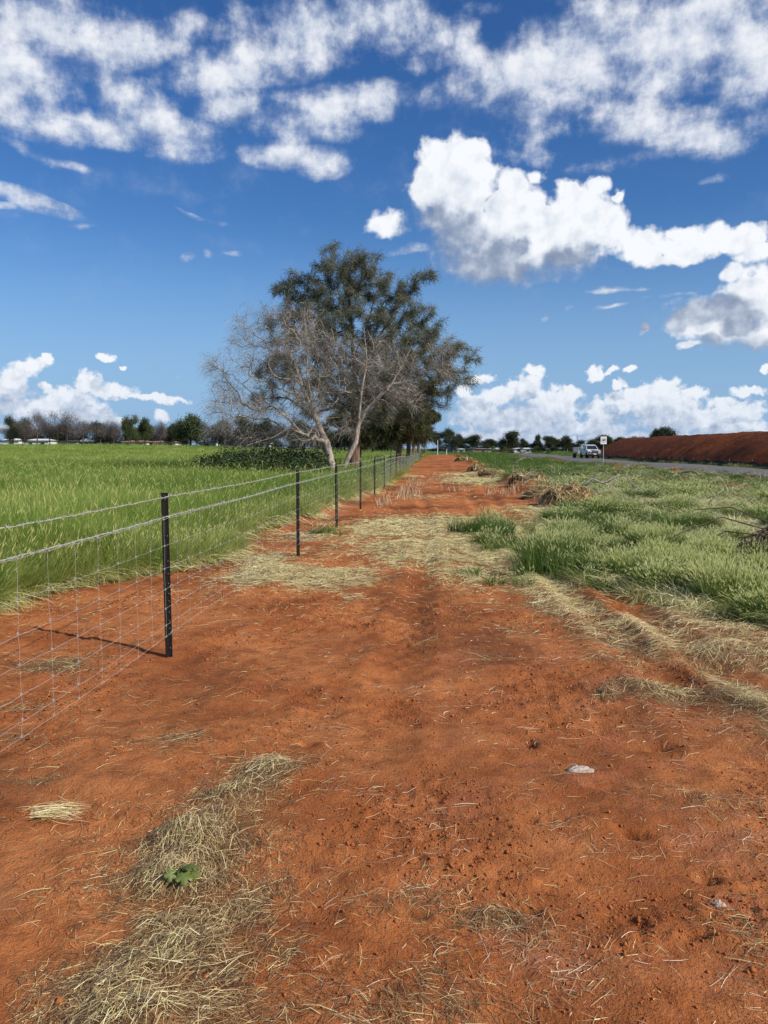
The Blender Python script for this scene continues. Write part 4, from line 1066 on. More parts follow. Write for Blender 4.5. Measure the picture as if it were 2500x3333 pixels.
def quad_on(a, b, c, d, n_off, name, mat, mar=(.06, .06, .06, .06)):
    """a pane lying 6 mm proud of the panel abcd (bottom-left, bottom-right, top-right, top-left)"""
    a, b, c, d = map(Vector, (a, b, c, d)); n = (b - a).cross(d - a).normalized()
    L, R_, B, T = mar
    def pt(u, v): return (a * (1 - u) + b * u) * (1 - v) + (d * (1 - u) + c * u) * v
    ps = [pt(L, B), pt(1 - R_, B), pt(1 - R_, T if T > .5 else 1 - T), pt(L, T if T > .5 else 1 - T)]
    m = MB(); vs = [p + n * .008 for p in ps] + [p - n * .01 for p in ps]
    m.add(vs, [(0, 1, 2, 3), (7, 6, 5, 4), (0, 4, 5, 1), (1, 5, 6, 2), (2, 6, 7, 3), (3, 7, 4, 0)])
    return m.build(name, mat, truck)
quad_on(low[0], low[1], top[1], top[0], 0, 'windscreen', m_glass, (.05, .05, .10, .07))
for sgn in (-1, 1):
    A, B, C_, D_ = (low[3], low[0], top[0], top[3]) if sgn < 0 else (low[1], low[2], top[2], top[1])
    if sgn < 0:
        quad_on(A, B, C_, D_, 0, 'side_window', m_glass, (.10, .52, .14, .12)); quad_on(A, B, C_, D_, 0, 'side_window', m_glass, (.54, .14, .14, .12))
    else:
        quad_on(A, B, C_, D_, 0, 'side_window', m_glass, (.14, .54, .14, .12)); quad_on(A, B, C_, D_, 0, 'side_window', m_glass, (.52, .10, .14, .12))
    MB().box((sgn * .99, 1.50, 1.22), (.20, .08, .16)).build('wing_mirror', m_plastic, truck, bevel=.02)
    MB().box((sgn * .66, .045, .90), (.34, .12, .20)).build('headlight', m_lamp, truck, bevel=.03)
    for yy in (1.13, 4.25):
        wv = MB(); n = 22
        pr = [(.10, -.10), (.25, -.12), (.36, -.11), (.39, -.07), (.39, .07), (.36, .11), (.25, .12), (.10, .10)]
        for k in range(n):
            a0, a1 = 2 * PI * k / n, 2 * PI * (k + 1) / n
            for (r0, x0), (r1, x1) in zip(pr[:-1], pr[1:]):
                wv.add([(x0, r0 * math.cos(a0), r0 * math.sin(a0)), (x0, r0 * math.cos(a1), r0 * math.sin(a1)), (x1, r1 * math.cos(a1), r1 * math.sin(a1)), (x1, r1 * math.cos(a0), r1 * math.sin(a0))], [(0, 1, 2, 3)])
        wh = link('wheel', None, truck, loc=(sgn * .80, yy, .39)); wv.build('tyre', m_tyre, wh)
        rm = MB().tube([(-.09, 0, 0), (.09, 0, 0)], .235, 16); 
        rm.build('rim', m_rim, wh)
MB().box((0, -.02, .90), (.80, .05, .20)).build('grille', m_plastic, truck, bevel=.015)
bb = MB()
bb.box((0, -.17, .56), (1.76, .16, .24)); bb.tube([(-.80, -.16, .66), (-.72, -.17, .98), (-.45, -.18, 1.06), (.45, -.18, 1.06), (.72, -.17, .98), (.80, -.16, .66)], .035, 8)
bb.tube([(-.40, -.20, .60), (-.38, -.20, 1.05)], .03, 8); bb.tube([(.40, -.20, .60), (.38, -.20, 1.05)], .03, 8); bb.tube([(-.76, -.18, .82), (.76, -.18, .82)], .022, 6)
bb.build('bull_bar', m_plastic, truck)
MB().box((0, -.262, .60), (.37, .012, .11)).build('number_plate', m_white, truck)
for sgn in (-1, 1): MB().box((sgn * .68, -.256, .62), (.14, .014, .07)).build('indicator', m_amber, truck)
tr = MB()
for sgn in (-1, 1):
    tr.box((sgn * .84, 4.25, 1.26), (.05, 1.55, .22)); tr.tube([(sgn * .80, 3.55, 1.25), (sgn * .72, 3.62, 1.86), (sgn * .72, 4.5, 1.86), (sgn * .80, 4.98, 1.30)], .028, 6); tr.tube([(sgn * .76, 4.2, 1.25), (sgn * .72, 4.2, 1.86)], .028, 6)
for yy in (3.65, 4.2, 4.5): tr.tube([(-.72, yy, 1.86), (.72, yy, 1.86)], .024, 6)
tr.build('tray_rack', m_car, truck)
rk = MB()
for yy in (2.15, 2.6, 3.05): rk.box((0, yy, 1.84), (1.24, .06, .04))
for sgn in (-1, 1): rk.box((sgn * .60, 2.6, 1.83), (.05, 1.1, .05))
rk.build('roof_rack', m_galv, truck)
MB().tube([(-.45, 3.2, 1.84), (-.62, 3.0, 2.20)], .03, 6).build('ladder_end', m_white, truck)
MB().tube([(.82, 1.15, 1.15), (.84, 1.20, 1.45), (.70, 1.75, 1.80)], .035, 6).build('snorkel', m_plastic, truck)
MB().box((0, .75, 1.145), (.5, .5, .05)).build('bonnet_scoop', m_plastic, truck, bevel=.015)
ut = MB(); ut.box((0, 2.6, .42), (1.3, 4.2, .18)); ut.build('chassis', m_plastic, truck)

trailer = thing('box_trailer', 'galvanised tandem box trailer with mesh cage towed behind the white truck', 'trailer', (tx_ - .25, ty_ + 5.9, tz_ - .01), rotz=0.05)
MB().box((0, 1.7, .80), (1.62, 3.0, .36)).build('tub', m_galv, trailer, bevel=.01)
cg = MB()
for sgn in (-1, 1):
    for yy in np.linspace(.2, 3.2, 7): cg.box((sgn * .80, yy, 1.25), (.035, .035, .56))
    for z in np.linspace(1.05, 1.53, 6): cg.box((sgn * .80, 1.7, z), (.03, 3.05, .018 if z < 1.5 else .04))
for yy in (.2, 3.2):
    for xx_ in np.linspace(-.8, .8, 5): cg.box((xx_, yy, 1.25), (.03, .03, .56))
    for z in np.linspace(1.05, 1.53, 6): cg.box((0, yy, z), (1.62, .03, .018 if z < 1.5 else .04))
cg.build('mesh_cage', m_galv, trailer)
MB().tube([(-.5, .2, .55), (0, -.85, .50), (.5, .2, .55)], .05, 6).build('drawbar', m_galv, trailer)
for sgn in (-1, 1):
    MB().box((sgn * .93, 1.7, .80), (.24, 1.6, .04)).build('mudguard', m_galv, trailer)
    for yy in (1.33, 2.08): 
        wt2 = MB().tube([(sgn * .93 - .10, yy, .34), (sgn * .93 + .10, yy, .34)], .34, 18).build('wheel', m_tyre, trailer, bevel=.03)

# ================================================================== red earth stockpile and silt fence
m_mound, q = newmat('stockpile_soil'); Pm = posco(q)
c, n1, n2, n3 = soil_colour(q, q.v('SCALE', Pm, scale=.35))
mp = q.node('ShaderNodeMapping', {'Vector': Pm, 'Rotation': (0, 0, .35), 'Scale': (.10, 1.3, .10)}, vector_type='POINT').outputs[0]
c = q.mix(0.80, c, (0.050, 0.010, 0.006, 1))
trk = attr(q, 'track'); c = q.mix(q.m('MULTIPLY', trk, .55), c, (0.22, 0.072, 0.030, 1))
finish(q, c, 0.95, q.m('ADD', q.noise(Pm, 1.6, 7, .75), q.m('MULTIPLY', trk, .3)), .5, .8, spec=.1)
gx = np.arange(25.5, 105, .40); gy = np.arange(60, 200, .5)
MX, MY = np.meshgrid(gx, gy)
cxm = 27.6 + 0.6 * fbm(MY / 9, MY * 0 + 2, 2, 201)
def mound_h(x, y):
    d1 = x - cxm; d2 = y - (64.5 + 1.6 * fbm(x / 6, x * 0 + 4, 2, 203)); d3 = (150 + 0.45 * (x - 36)) - y
    rad = 8.0
    ex = np.clip(rad - d1, 0, None); ey = np.maximum(np.clip(rad - d2, 0, None), np.clip(rad * 1.1 - d3, 0, None))
    e = 1 - np.hypot(ex, ey) / rad
    s = np.clip(e, -.3, 1)
    prof = np.where(s > 0, np.sin(np.clip(s, 0, 1) * PI / 2) ** .9, s)
    h = prof * (3.45 + 0.35 * fbm(x / 14, y / 14, 2, 205)+0.0*x)
    h = h + .4 * fbm(x / 7, y / 7, 2, 209) * sst(h, .5, 2.5) + .16 * fbm(x / 1.6, y / 1.6, 3, 207) + .16 * np.abs(fbm(x / .5, y / .5, 2, 208))
    return h
hm = mound_h(MX, MY)
# dozer tracks sweeping up the face
trackv = np.zeros_like(hm)
for c0, bend, wdt in ((88, .7, .5), (90.0, .72, .45), (93, .8, .6), (96.4, 1.0, .45), (99, 1.1, .4), (84, .5, .35), (78, .3, .4), (72, .25, .3), (104, 1.5, .3)):
    yc = c0 - 0.55 * (MX - 27) * bend + .022 * (MX - 27) ** 2
    u = np.abs(MY - yc) / wdt
    g = np.exp(-u ** 2) 
    hm = hm - .20 * g * sst(MX, 28, 30) + .12 * np.exp(-(u - 1.7) ** 2 * 2) * sst(MX, 28, 30); trackv = np.maximum(trackv, np.exp(-(u - 1.3) ** 2 * 1.2) * sst(MX, 28, 30) * .9)
zg = H(MX, MY, False)
V = np.stack([MX, MY, zg + hm], -1).reshape(-1, 3); ny, nx = MX.shape
F = np.array([[a * nx + b, a * nx + b + 1, (a + 1) * nx + b + 1, (a + 1) * nx + b] for a in range(ny - 1) for b in range(nx - 1)])
o = link('earth_mound', mesh_arrays('earth_mound', V, F, m_mound, {'track': ('FLOAT', trackv.ravel().astype(np.float32))}, smooth=True))
tag(o, 'huge dark red earth stockpile with machine tracks beyond the gravel road', 'earth mound')
m_cloth = plain('black_silt_cloth', (0.022, 0.026, 0.024), .8, var=.2, scale=3)
m_stake = plain('wood_stake', (0.16, 0.11, 0.07), .8)
sf = thing('silt_fence', 'low black silt cloth fence along the foot of the earth mound', 'fence', (26.6, 66, hz(26.6, 66)))
b = MB(); ys_ = np.arange(57, 128, .8); lastp = None
for y in ys_:
    x = 26.7 + .25 * math.sin(y / 3.3) + (.6 if y < 60 else 0); z = hz(x, y); hh = .52 + .10 * math.sin(y * 1.9) + .05 * math.sin(y * 5.3)
    p = ((x - 26.6, y - 66, z - hz(26.6, 66) - .1), (x - 26.6 + .05 * math.sin(y * 2), y - 66, z - hz(26.6, 66) + hh))
    if lastp: b.add([lastp[0], p[0], p[1], lastp[1]] + [(v[0] + .012, v[1], v[2]) for v in (lastp[0], p[0], p[1], lastp[1])], [(0, 1, 2, 3), (7, 6, 5, 4), (3, 2, 6, 7), (0, 4, 5, 1)])
    lastp = p
b.build('cloth', m_cloth, sf)
for y in np.arange(58, 128, 4.6):
    x = 26.74 + .25 * math.sin(y / 3.3)
    MB().box((x - 26.6 + .05, y - 66, hz(x, y) - hz(26.6, 66) + .35), (.04, .04, .85)).build('stake', m_stake, sf)

# ================================================================== heaps of turf and soil along the strip edge
m_turf, q = newmat('torn_turf'); Pt = posco(q)
tn = q.noise(q.v('MULTIPLY', Pt, (1, 1, 2.5)), 22, 5, .7); c, _, _, _ = soil_colour(q, Pt)
c = q.mix(q.smooth(tn, .40, .62), q.mix(.4, c, (.14, .05, .022, 1)), q.ramp(q.noise(Pt, 60, 3, .7), [(.3, (.10, .065, .035)), (.7, (.30, .22, .12))]))
finish(q, c, .95, q.m('ADD', tn, q.noise(Pt, 70, 4, .7)), .06, 1, spec=.1)
def heap(px, py, wpx, hgt, label, depth=.8, seed=0, strawn=400, group=None, green=False):
    strawn = int(strawn * 1.8)
    x, y = G(px, py); w = wpx / 2500 * y / 2; z = hz(x, y)
    t = thing('turf_heap', label, 'turf heap', (x, y, z - .05), group=group)
    n = 34; a = np.linspace(-1, 1, n); A, B_ = np.meshgrid(a, a)
    r = np.hypot(A, B_) + .22 * fbm(A * 1.7 + seed, B_ * 1.7, 2, 300 + seed)
    h = hgt * np.clip(1 - r ** 2, -.15, 1) ** 1.0 if False else hgt * np.where(r < 1, (1 - r ** 2) ** .7, -(r - 1) * .6)
    h = h * (.75 + 1.0 * fbm(A * 1.6, B_ * 1.6 + seed, 2, 310 + seed)) + .16 * hgt * fbm(A * 6, B_ * 6, 3, 320 + seed)
    V = np.stack([A * w * 1.1, B_ * w * depth * 1.1, h], -1).reshape(-1, 3)
    F = np.array([[i_ * n + j_, i_ * n + j_ + 1, (i_ + 1) * n + j_ + 1, (i_ + 1) * n + j_] for i_ in range(n - 1) for j_ in range(n - 1)])
    link('soil', mesh_arrays('soil', V, F, m_turf, smooth=True), t)
    # combed straw and roots lying over it
    R = np.random.default_rng(400 + seed); m = strawn
    u = R.uniform(-1, 1, m); v = R.uniform(-1, 1, m)
    ok = np.hypot(u, v) < 1.0; u, v = u[ok], v[ok]; m = len(u)
    L = R.uniform(.2, .65, m) / max(w, .3); an = R.normal(.2 + 1.2 * u, .6, m)
    K = 4; tt = np.linspace(0, 1, K + 1)[None]
    uu = u[:, None] + np.cos(an)[:, None] * L[:, None] * (tt - .5); vv = v[:, None] + np.sin(an)[:, None] * L[:, None] * (tt - .5)
    rr2 = np.hypot(uu, vv) + .22 * fbm(uu * 1.7 + seed, vv * 1.7, 2, 300 + seed)
    zz = hgt * np.where(rr2 < 1, np.clip(1 - rr2 ** 2, 0, 1) ** .7, -(rr2 - 1) * .5) * (.75 + 1.0 * fbm(uu * 1.6, vv * 1.6 + seed, 2, 310 + seed)) + R.random((m, 1)) * .12 + R.normal(0,.05,(m,1))*(tt-.5)*2
    X_ = uu * w * 1.1; Y_ = vv * w * depth * 1.1; wd = .0045 * max(1, y / 12)
    nx_ = -np.sin(an)[:, None] * wd; ny_ = np.cos(an)[:, None] * wd
    Vs = np.stack([np.stack([X_ - nx_, Y_ - ny_, zz], -1), np.stack([X_ + nx_, Y_ + ny_, zz + .003], -1)], 2).reshape(-1, 3)
    Fs = (np.arange(m)[:, None, None] * 2 * (K + 1) + np.arange(K)[None, :, None] * 2 + np.array([0, 1, 3, 2])).reshape(-1, 4)
    tn_ = np.repeat(np.clip(R.normal(.36, .24, m), 0, .95), 2 * (K + 1)).astype(np.float32)
    s_ = link('dry_grass', mesh_arrays('dry_grass', Vs, Fs, m_straw, {'tint': ('FLOAT', tn_)}), t); s_['kind'] = 'stuff'
    return t
GP = 'heaps of torn turf along the strip edge'
heap(1855, 1648, 165, .40, 'big arched heap of torn turf nearest the bare track edge', .8, 1, 1500, GP)
heap(1720, 1590, 110, .38, 'steep dark heap of red soil behind the arched turf heap', .9, 2, 700, GP)
heap(1770, 1625, 120, .25, 'low tangled turf heap between the two tallest heaps', .8, 3, 700, GP)
heap(1600, 1552, 75, .26, 'turf heap halfway up the right edge of the track', 1.1, 4, 500, GP)
heap(1560, 1530, 70, .42, 'small turf heap beyond the halfway heap on the track edge', 1.2, 5, 400, GP)
heap(1510, 1500, 60, .55, 'far turf heap where the track narrows', 1.6, 6, 400, GP)
heap(2085, 1655, 130, .20, 'low brown turf heap standing alone within the right grass', .6, 7, 600, GP)
for k, (px, py, w, h, lb) in enumerate(((2240,1572,90,.34,'reddish turf heap on the road edge below the mound'),(2130,1556,80,.22,'low turf heap on the road edge right of the sign'),(2010,1540,70,.22,'small turf heap beside the foot of the speed sign'),(2360,1592,150,.18,'long flat turf heap at the road edge near the right border'))):
    heap(px, py, w, h, lb, .7, 10 + k, 300, GP)

# ================================================================== fallen branches, brush, seedling, pale clod
m_dead = plain('grey_dead_wood', (0.36, 0.30, 0.24), .85, var=.25, scale=12, bump=.01)
m_dark_wood = plain('dark_dead_wood', (0.10, 0.065, 0.045), .85, var=.25, scale=12)
def branchy(pts, r0, R, depth=0, maxd=3, out=None, spread=.8):
    out = [] if out is None else out
    P = [Vector(p) for p in pts]; n = len(P)
    out.append((P, [r0 * (1 - .75 * i / max(n - 1, 1)) for i in range(n)]))
    if depth < maxd:
        for _ in range(3 if depth else 5):
            i = R.randint(1, n - 1); d = (P[i] - P[i - 1]).normalized()
            d = (d + Vector((R.uniform(-1, 1), R.uniform(-1, 1), R.uniform(-.3, .9))) * spread).normalized()
            L = (P[-1] - P[0]).length * R.uniform(.22, .45); q_ = P[i].copy(); pl_ = [q_.copy()]
            for k in range(4):
                d = (d + Vector((R.uniform(-1, 1), R.uniform(-1, 1), R.uniform(-1, 1))) * .3).normalized(); q_ = q_ + d * L / 4; pl_.append(q_.copy())
            branchy(pl_, r0 * .45, R, depth + 1, maxd, out, spread)
    return out
def fallen(name, pxs, hs, yd, r0, mat, label, seed, maxd=3):
    R = random.Random(seed); x0, y0 = G(pxs[0][0], yd); z0 = hz(x0, y0)
    t = thing(name, label, 'branch', (x0, y0, z0))
    pts = [((px - pxs[0][0]) / 2500 * y0, R.uniform(-.15, .15), h + .05) for (px,), h in zip([(p[0],) for p in pxs], hs)]
    segs = branchy(pts, r0, R, 0, maxd)
    b = MB(); b.tube(*segs[0], n=8); b.build('limb', mat, t, smooth=True)
    tw_ = MB()
    for P, r in segs[1:]: tw_.tube([(p.x, p.y, max(p.z, .0)) for p in P], r, 5)
    tw_.build('twigs', mat, t, smooth=True)
    return t
fallen('fallen_branch', [(1880,), (1925,), (1960,), (2000,), (2030,), (2048,)], [.10, .55, .38, .62, .70, .35], 1612, .055, m_dead, 'pale forked dead branch arching out of the grass behind the turf heap', 3, 2)
fallen('fallen_branch', [(1700,), (1725,), (1750,)], [.1, .5, .2], 1600, .035, m_dead, 'thin grey branch standing up beside the steep dark turf heap', 5, 2)
fallen('fallen_branch', [(1665,), (1690,), (1715,)], [.15, .5, .75], 1520, .06, m_dead, 'pale straight dead branch far along the right edge of the track', 8, 1)
bx, by = G(2500, 1830); bz = hz(bx, by)
t = thing('brush_pile', 'brown pile of dead twigs in the grass at the right border', 'brush pile', (bx + .12, by, bz))
R = random.Random(17); b = MB()
for k in range(520):
    a = R.uniform(0, 6.28); r = R.uniform(0, .8) ; h = .55 * (1 - r / .85) * R.random() ** .5
    x = r * math.cos(a); y = r * math.sin(a); d = R.gauss(.2, .8); L = R.uniform(.15, .45)
    b.tube([(x - L * math.cos(d), y - L * math.sin(d), max(h - .10, 0)), (x, y, h + .05), (x + L * math.cos(d), y + L * math.sin(d), max(h - .05 * R.random(), 0))], [.003, .005, .002], 3, cap=False)
b.build('twigs', m_dark_wood, t)
b = MB()
for p in ([(-.2, 0, .45), (-.8, .0, .62), (-1.5, -.1, .35), (-1.75, -.15, .1)], [(-.2, .1, .35), (-.7, .1, .40), (-1.3, 0, .12)], [(0, .1, .5), (-.6, .2, .75), (-1.1, .3, .70)]): b.tube(p, [.012, .010, .007, .004][:len(p)], 5)
b.build('long_stick', m_dark_wood, t)

# seedling with lobed leaves in the straw heap
m_leaf, q = newmat('seedling_leaf'); lf = q.noise(objco(q), 90, 3, .6)
cc = q.mix(lf, (.075, .105, .022, 1), (.19, .235, .055, 1)); finish(q, cc, .45, lf, .002, .6, spec=.45, transl=.25, tcol=(.22, .35, .05, 1))
sx2, sy2 = G(600, 2885); szz = hz(sx2, sy2) + .03
sd = thing('seedling', 'small green lobed seedling growing through the near straw heap', 'plant', (sx2, sy2, szz))
R = random.Random(5)
for k, (ang, el_, L, sc_) in enumerate(((.9, .9, .045, .040), (2.4, .5, .035, .030), (-1.2, .55, .030, .034), (-2.6, .35, .050, .026), (.1, .25, .04, .026), (-.5, 1.2, .05, .022))):
    b = MB(); tip = Vector((math.cos(ang) * L * math.cos(el_), math.sin(ang) * L * math.cos(el_), L * math.sin(el_) + .02))
    stx = MB().tube([(0, 0, -.03), tip * .6 + Vector((0, 0, .004)), tip], .0012, 5).build('stem', m_leaf, sd)
    n = 40; ctr_ = (0, 0, 0); vs = [ctr_]
    for i_ in range(n):
        a = 2 * PI * i_ / n; r = sc_ * (.50 + .50 * abs(math.cos(2.5 * a)) ** .7 + .04 * math.cos(20 * a)); r *= 1 - .75 * math.exp(-((a - PI) / .22) ** 2)
        vs.append((r * math.cos(a), r * math.sin(a), -.25 * r * abs(math.sin(2.5 * a)) - .3 * r * r / sc_))
    b.add(vs, [(0, 1 + i_, 1 + (i_ + 1) % n) for i_ in range(n)])
    o = b.build('leaf', m_leaf, sd, smooth=True); o.location = tip
    o.rotation_euler = (R.uniform(-.6, .6) - .35, R.uniform(-.5, .5), ang)

m_chalk = plain('pale_clay', (0.42, 0.34, 0.28), .95, var=.15, scale=60, bump=.004)
def clod(px, py, w, h, label):
    x, y = G(px, py); z = hz(x, y); R = np.random.default_rng(int(px)); n = 26
    a = np.linspace(-1, 1, n); A, B_ = np.meshgrid(a, a); r = np.hypot(A, B_) + .35 * fbm(A * 2, B_ * 2, 3, int(px))
    hh = h * np.where(r < .85, (1 - r ** 2) * (1 + 1.2 * fbm(A * 5, B_ * 5, 3, int(py))), -.5)
    V = np.stack([A * w, B_ * w * .55, hh], -1).reshape(-1, 3)
    F = np.array([[i_ * n + j_, i_ * n + j_ + 1, (i_ + 1) * n + j_ + 1, (i_ + 1) * n + j_] for i_ in range(n - 1) for j_ in range(n - 1)])
    o = link('clay_lump', mesh_arrays('clay_lump', V, F, m_chalk, smooth=True), loc=(x, y, z + .002)); tag(o, label, 'clay lump')
clod(1885, 2506, .075, .018, 'flat white clay lump pressed in red soil right of centre')
clod(2340, 2945, .028, .014, 'tiny pink clay lump near the bottom right corner')

# ================================================================== trees
def grow(starts, targets, seg, R, wpath=.10, grav=0.0, jit=.12):
    """starts: list of polylines (each a list of points, the first may name a parent index); returns nodes, parents"""
    P = []; par = []
    for pl_, attach in starts:
        prev = -1 if attach is None else int(np.argmin(np.linalg.norm(np.array(P) - np.array(pl_[0]), axis=1)))
        first = True
        pts = [np.array(p, float) for p in pl_]
        for a, c in zip(pts[:-1], pts[1:]):
            m = max(1, int(np.linalg.norm(c - a) / seg))
            for k in range(m):
                if first and attach is not None: first = False; continue
                P.append(a + (c - a) * k / m); par.append(prev); prev = len(P) - 1; first = False
        P.append(pts[-1]); par.append(prev)
    n0 = len(P); maxn = n0 + len(targets) * 14
    A = np.zeros((maxn, 3)); A[:n0] = P; Pa = np.full(maxn, -1, int); Pa[:n0] = par
    plen = np.zeros(maxn)
    for i in range(n0):
        if Pa[i] >= 0: plen[i] = plen[Pa[i]] + np.linalg.norm(A[i] - A[Pa[i]])
    n = n0; tips = []
    root = A[0]
    order = np.argsort(np.linalg.norm(targets - root, axis=1))
    for ti in order:
        t = targets[ti]; dv = t - A[:n]; dd = np.linalg.norm(dv, axis=1)
        cost = dd + wpath * plen[:n] + .35 * np.clip(A[:n, 2] - t[2], 0, None)
        j = int(np.argmin(cost)); d = dd[j]
        if d < seg * .5: continue
        m = min(12, max(2, int(d / seg)))
        pdir = (A[j] - A[Pa[j]]) if Pa[j] >= 0 else np.array([0, 0, 1.]); pdir = pdir / (np.linalg.norm(pdir) + 1e-6)
        c = A[j] + pdir * d * .38 + np.array([0, 0, d * .10])
        prev = j
        for k in range(1, m + 1):
            u = k / m; p = A[j] * (1 - u) ** 2 + 2 * u * (1 - u) * c + t * u * u
            p = p + R.normal(0, jit * d / m, 3) * (k < m); p[2] -= grav * d * u * u
            A[n] = p; Pa[n] = prev; plen[n] = plen[prev] + np.linalg.norm(p - A[prev]); prev = n; n += 1
        tips.append(prev)
    return A[:n], Pa[:n], np.array(tips)

def radii(A, Pa, r_tip, r_base, expo=.5):
    n = len(A); cnt = np.zeros(n); haschild = np.zeros(n, bool); haschild[Pa[Pa >= 0]] = True
    cnt[~haschild] = 1
    for i in range(n - 1, 0, -1):
        if Pa[i] >= 0: cnt[Pa[i]] += cnt[i]
    r = r_tip * cnt ** expo
    r = r_tip + (r_base - r_tip) * (cnt / cnt[0]) ** .62
    return r, cnt

def tubes(A, Pa, r, sides, sel, flare=1.15):
    """one tapered prism per selected edge, joined smoothly along the main child"""
    idx = np.nonzero(sel & (Pa >= 0))[0]; p = Pa[idx]
    d = A[idx] - A[p]; d /= np.linalg.norm(d, axis=1, keepdims=True) + 1e-9
    nd = np.zeros_like(A); nd[idx] = d
    for i in range(len(A)):                        # roots take their child's direction
        if Pa[i] < 0: nd[i] = (0, 0, 1)
    main = np.zeros(len(A), bool); best = {}
    for i, pp in zip(idx, p):
        if pp not in best or r[i] > r[best[pp]]: best[pp] = i
    for i in best.values(): main[i] = True
    nd_p = np.where(main[idx][:, None] & (np.linalg.norm(nd[p], axis=1) > 0)[:, None], nd[p], d)
    r_p = np.where(main[idx], r[p], r[idx] * flare)
    ref = np.array([.12, 1., .07])
    def ring(c, dr, rad):
        a = np.cross(dr, ref); a /= np.linalg.norm(a, axis=1, keepdims=True) + 1e-9; b = np.cross(dr, a)
        t = np.arange(sides) * 2 * PI / sides
        return c[:, None] + (a[:, None] * np.cos(t)[None, :, None] + b[:, None] * np.sin(t)[None, :, None]) * rad[:, None, None]
    V = np.concatenate([ring(A[p], nd_p, r_p), ring(A[idx], d, r[idx])], 1).reshape(-1, 3)
    k = np.arange(sides); f = np.stack([k, (k + 1) % sides, (k + 1) % sides + sides, k + sides], -1)
    F = (np.arange(len(idx))[:, None, None] * sides * 2 + f[None]).reshape(-1, 4)
    return V, F

def lobes(L, n, R, trunk_px, dist, base_x, shell=.75, dep=1.0, z0=0.0):
    """points inside ellipsoid lobes; lobes are given in photo pixels and sit at the tree's own distance"""
    out = []; wts = np.array([rx * ry for _, _, rx, ry in L], float); wts /= wts.sum()
    for (px, py, rx, ry), wgt in zip(L, wts):
        m = max(3, int(n * wgt)); v = R.normal(0, 1, (m, 3)); v /= np.linalg.norm(v, axis=1, keepdims=True)
        rad = (shell + (1 - shell) * R.random((m, 1))) * np.where(R.random((m, 1)) < .65, 1, R.random((m, 1)) ** .5)
        c = np.array([(px - trunk_px) / 2500 * dist, R.uniform(-.6, .6) * dep, (1460 - py) / 2500 * dist + EYE - z0])
        out.append(c + v * rad * np.array([rx, (rx + ry) / 2 * dep, ry]) / 2500 * dist)
    return np.concatenate(out)

def sprays(A, Pa, tips, per, L, wid, R, grav=.35, outw=.7, ctr=None, along=3, curl=.15):
    """needle-fine twiglets on and near the tips"""
    nodes = []
    for t in tips:
        i = t
        for _ in range(along):
            nodes.append(i); i = Pa[i]
            if i < 0: break
    nodes = np.array(nodes); n = len(nodes) * per
    base = np.repeat(A[nodes], per, 0) + R.normal(0, .05 + L * .15, (n, 3))
    dr = np.repeat(A[nodes] - A[Pa[nodes]], per, 0); dr /= np.linalg.norm(dr, axis=1, keepdims=True) + 1e-9
    d = dr * outw + R.normal(0, .55, (n, 3)); d[:, 2] -= grav * R.random(n); d /= np.linalg.norm(d, axis=1, keepdims=True) + 1e-9
    ln = (L * R.uniform(.5, 1.3, n))[:, None]
    s = np.cross(d, R.normal(0, 1, (n, 3))); s /= np.linalg.norm(s, axis=1, keepdims=True) + 1e-9
    w_ = (wid * R.uniform(.6, 1.3, n))[:, None] / 2
    mid = base + d * ln * .55; tip = base + d * ln + np.array([0, 0, -1]) * ln * curl + R.normal(0, 1, (n, 3)) * ln * .06
    V = np.stack([base - s * w_ * .6, base + s * w_ * .6, mid + s * w_, mid - s * w_, tip + s * w_ * .25, tip - s * w_ * .25], 1)
    F = (np.arange(n)[:, None, None] * 6 + np.array([[0, 1, 2, 3], [3, 2, 4, 5]])[None]).reshape(-1, 4)
    # neighbouring twiglets of a clump share their tone
    clump = np.repeat(R.random(len(nodes)) * .55, per) + R.random(n) * .45
    return V.reshape(-1, 3), F, np.repeat(clump, 6).astype(np.float32)

def bark(name, ca, cb, scale=6.0, stretch=.25):
    m, q = newmat(name); c = q.v('MULTIPLY', objco(q), (1, 1, stretch))
    n = q.noise(c, scale, 6, .65); n2 = q.noise(objco(q), scale * .5, 3, .6)
    col = q.mix(q.smooth(n, .35, .65), ca + (1,), cb + (1,)); col = q.mix(q.smooth(n2, .55, .75, 0, .5), col, tuple(x * .5 for x in ca) + (1,))
    finish(q, col, .9, n, .03, .8, spec=.15); return m
bark_oak = bark('she_oak_bark', (.11, .065, .045), (.20, .135, .10))
bark_pale = bark('pale_bark', (.20, .155, .12), (.46, .39, .32), 7.0, .35)
bark_dark = bark('far_bark', (.07, .055, .045), (.16, .13, .11), 2.0)
m_needle = tinted('she_oak_needles', [(0, (.065, .075, .055)), (.45, (.135, .145, .105)), (.8, (.22, .222, .15)), (1, (.33, .31, .20))], .55, .40, 1.3)
m_needle_dark = tinted('she_oak_needles_far', [(0, (.030, .036, .014)), (.5, (.062, .066, .026)), (1, (.12, .115, .045))], .6, .28, 1.2)
m_twig = tinted('dead_twigs', [(0, (.11, .095, .08)), (.5, (.26, .23, .20)), (1, (.46, .42, .37))], .8)

def limb_set(tr, A, Pa, r, mat, thick=.05):
    big = r >= thick
    V, F = tubes(A, Pa, r, 10, big); link('trunk', mesh_arrays('trunk', V, F, mat, smooth=True), tr)
    V, F = tubes(A, Pa, r, 4, ~big)
    link('branches', mesh_arrays('branches', V, F, mat, smooth=True), tr)

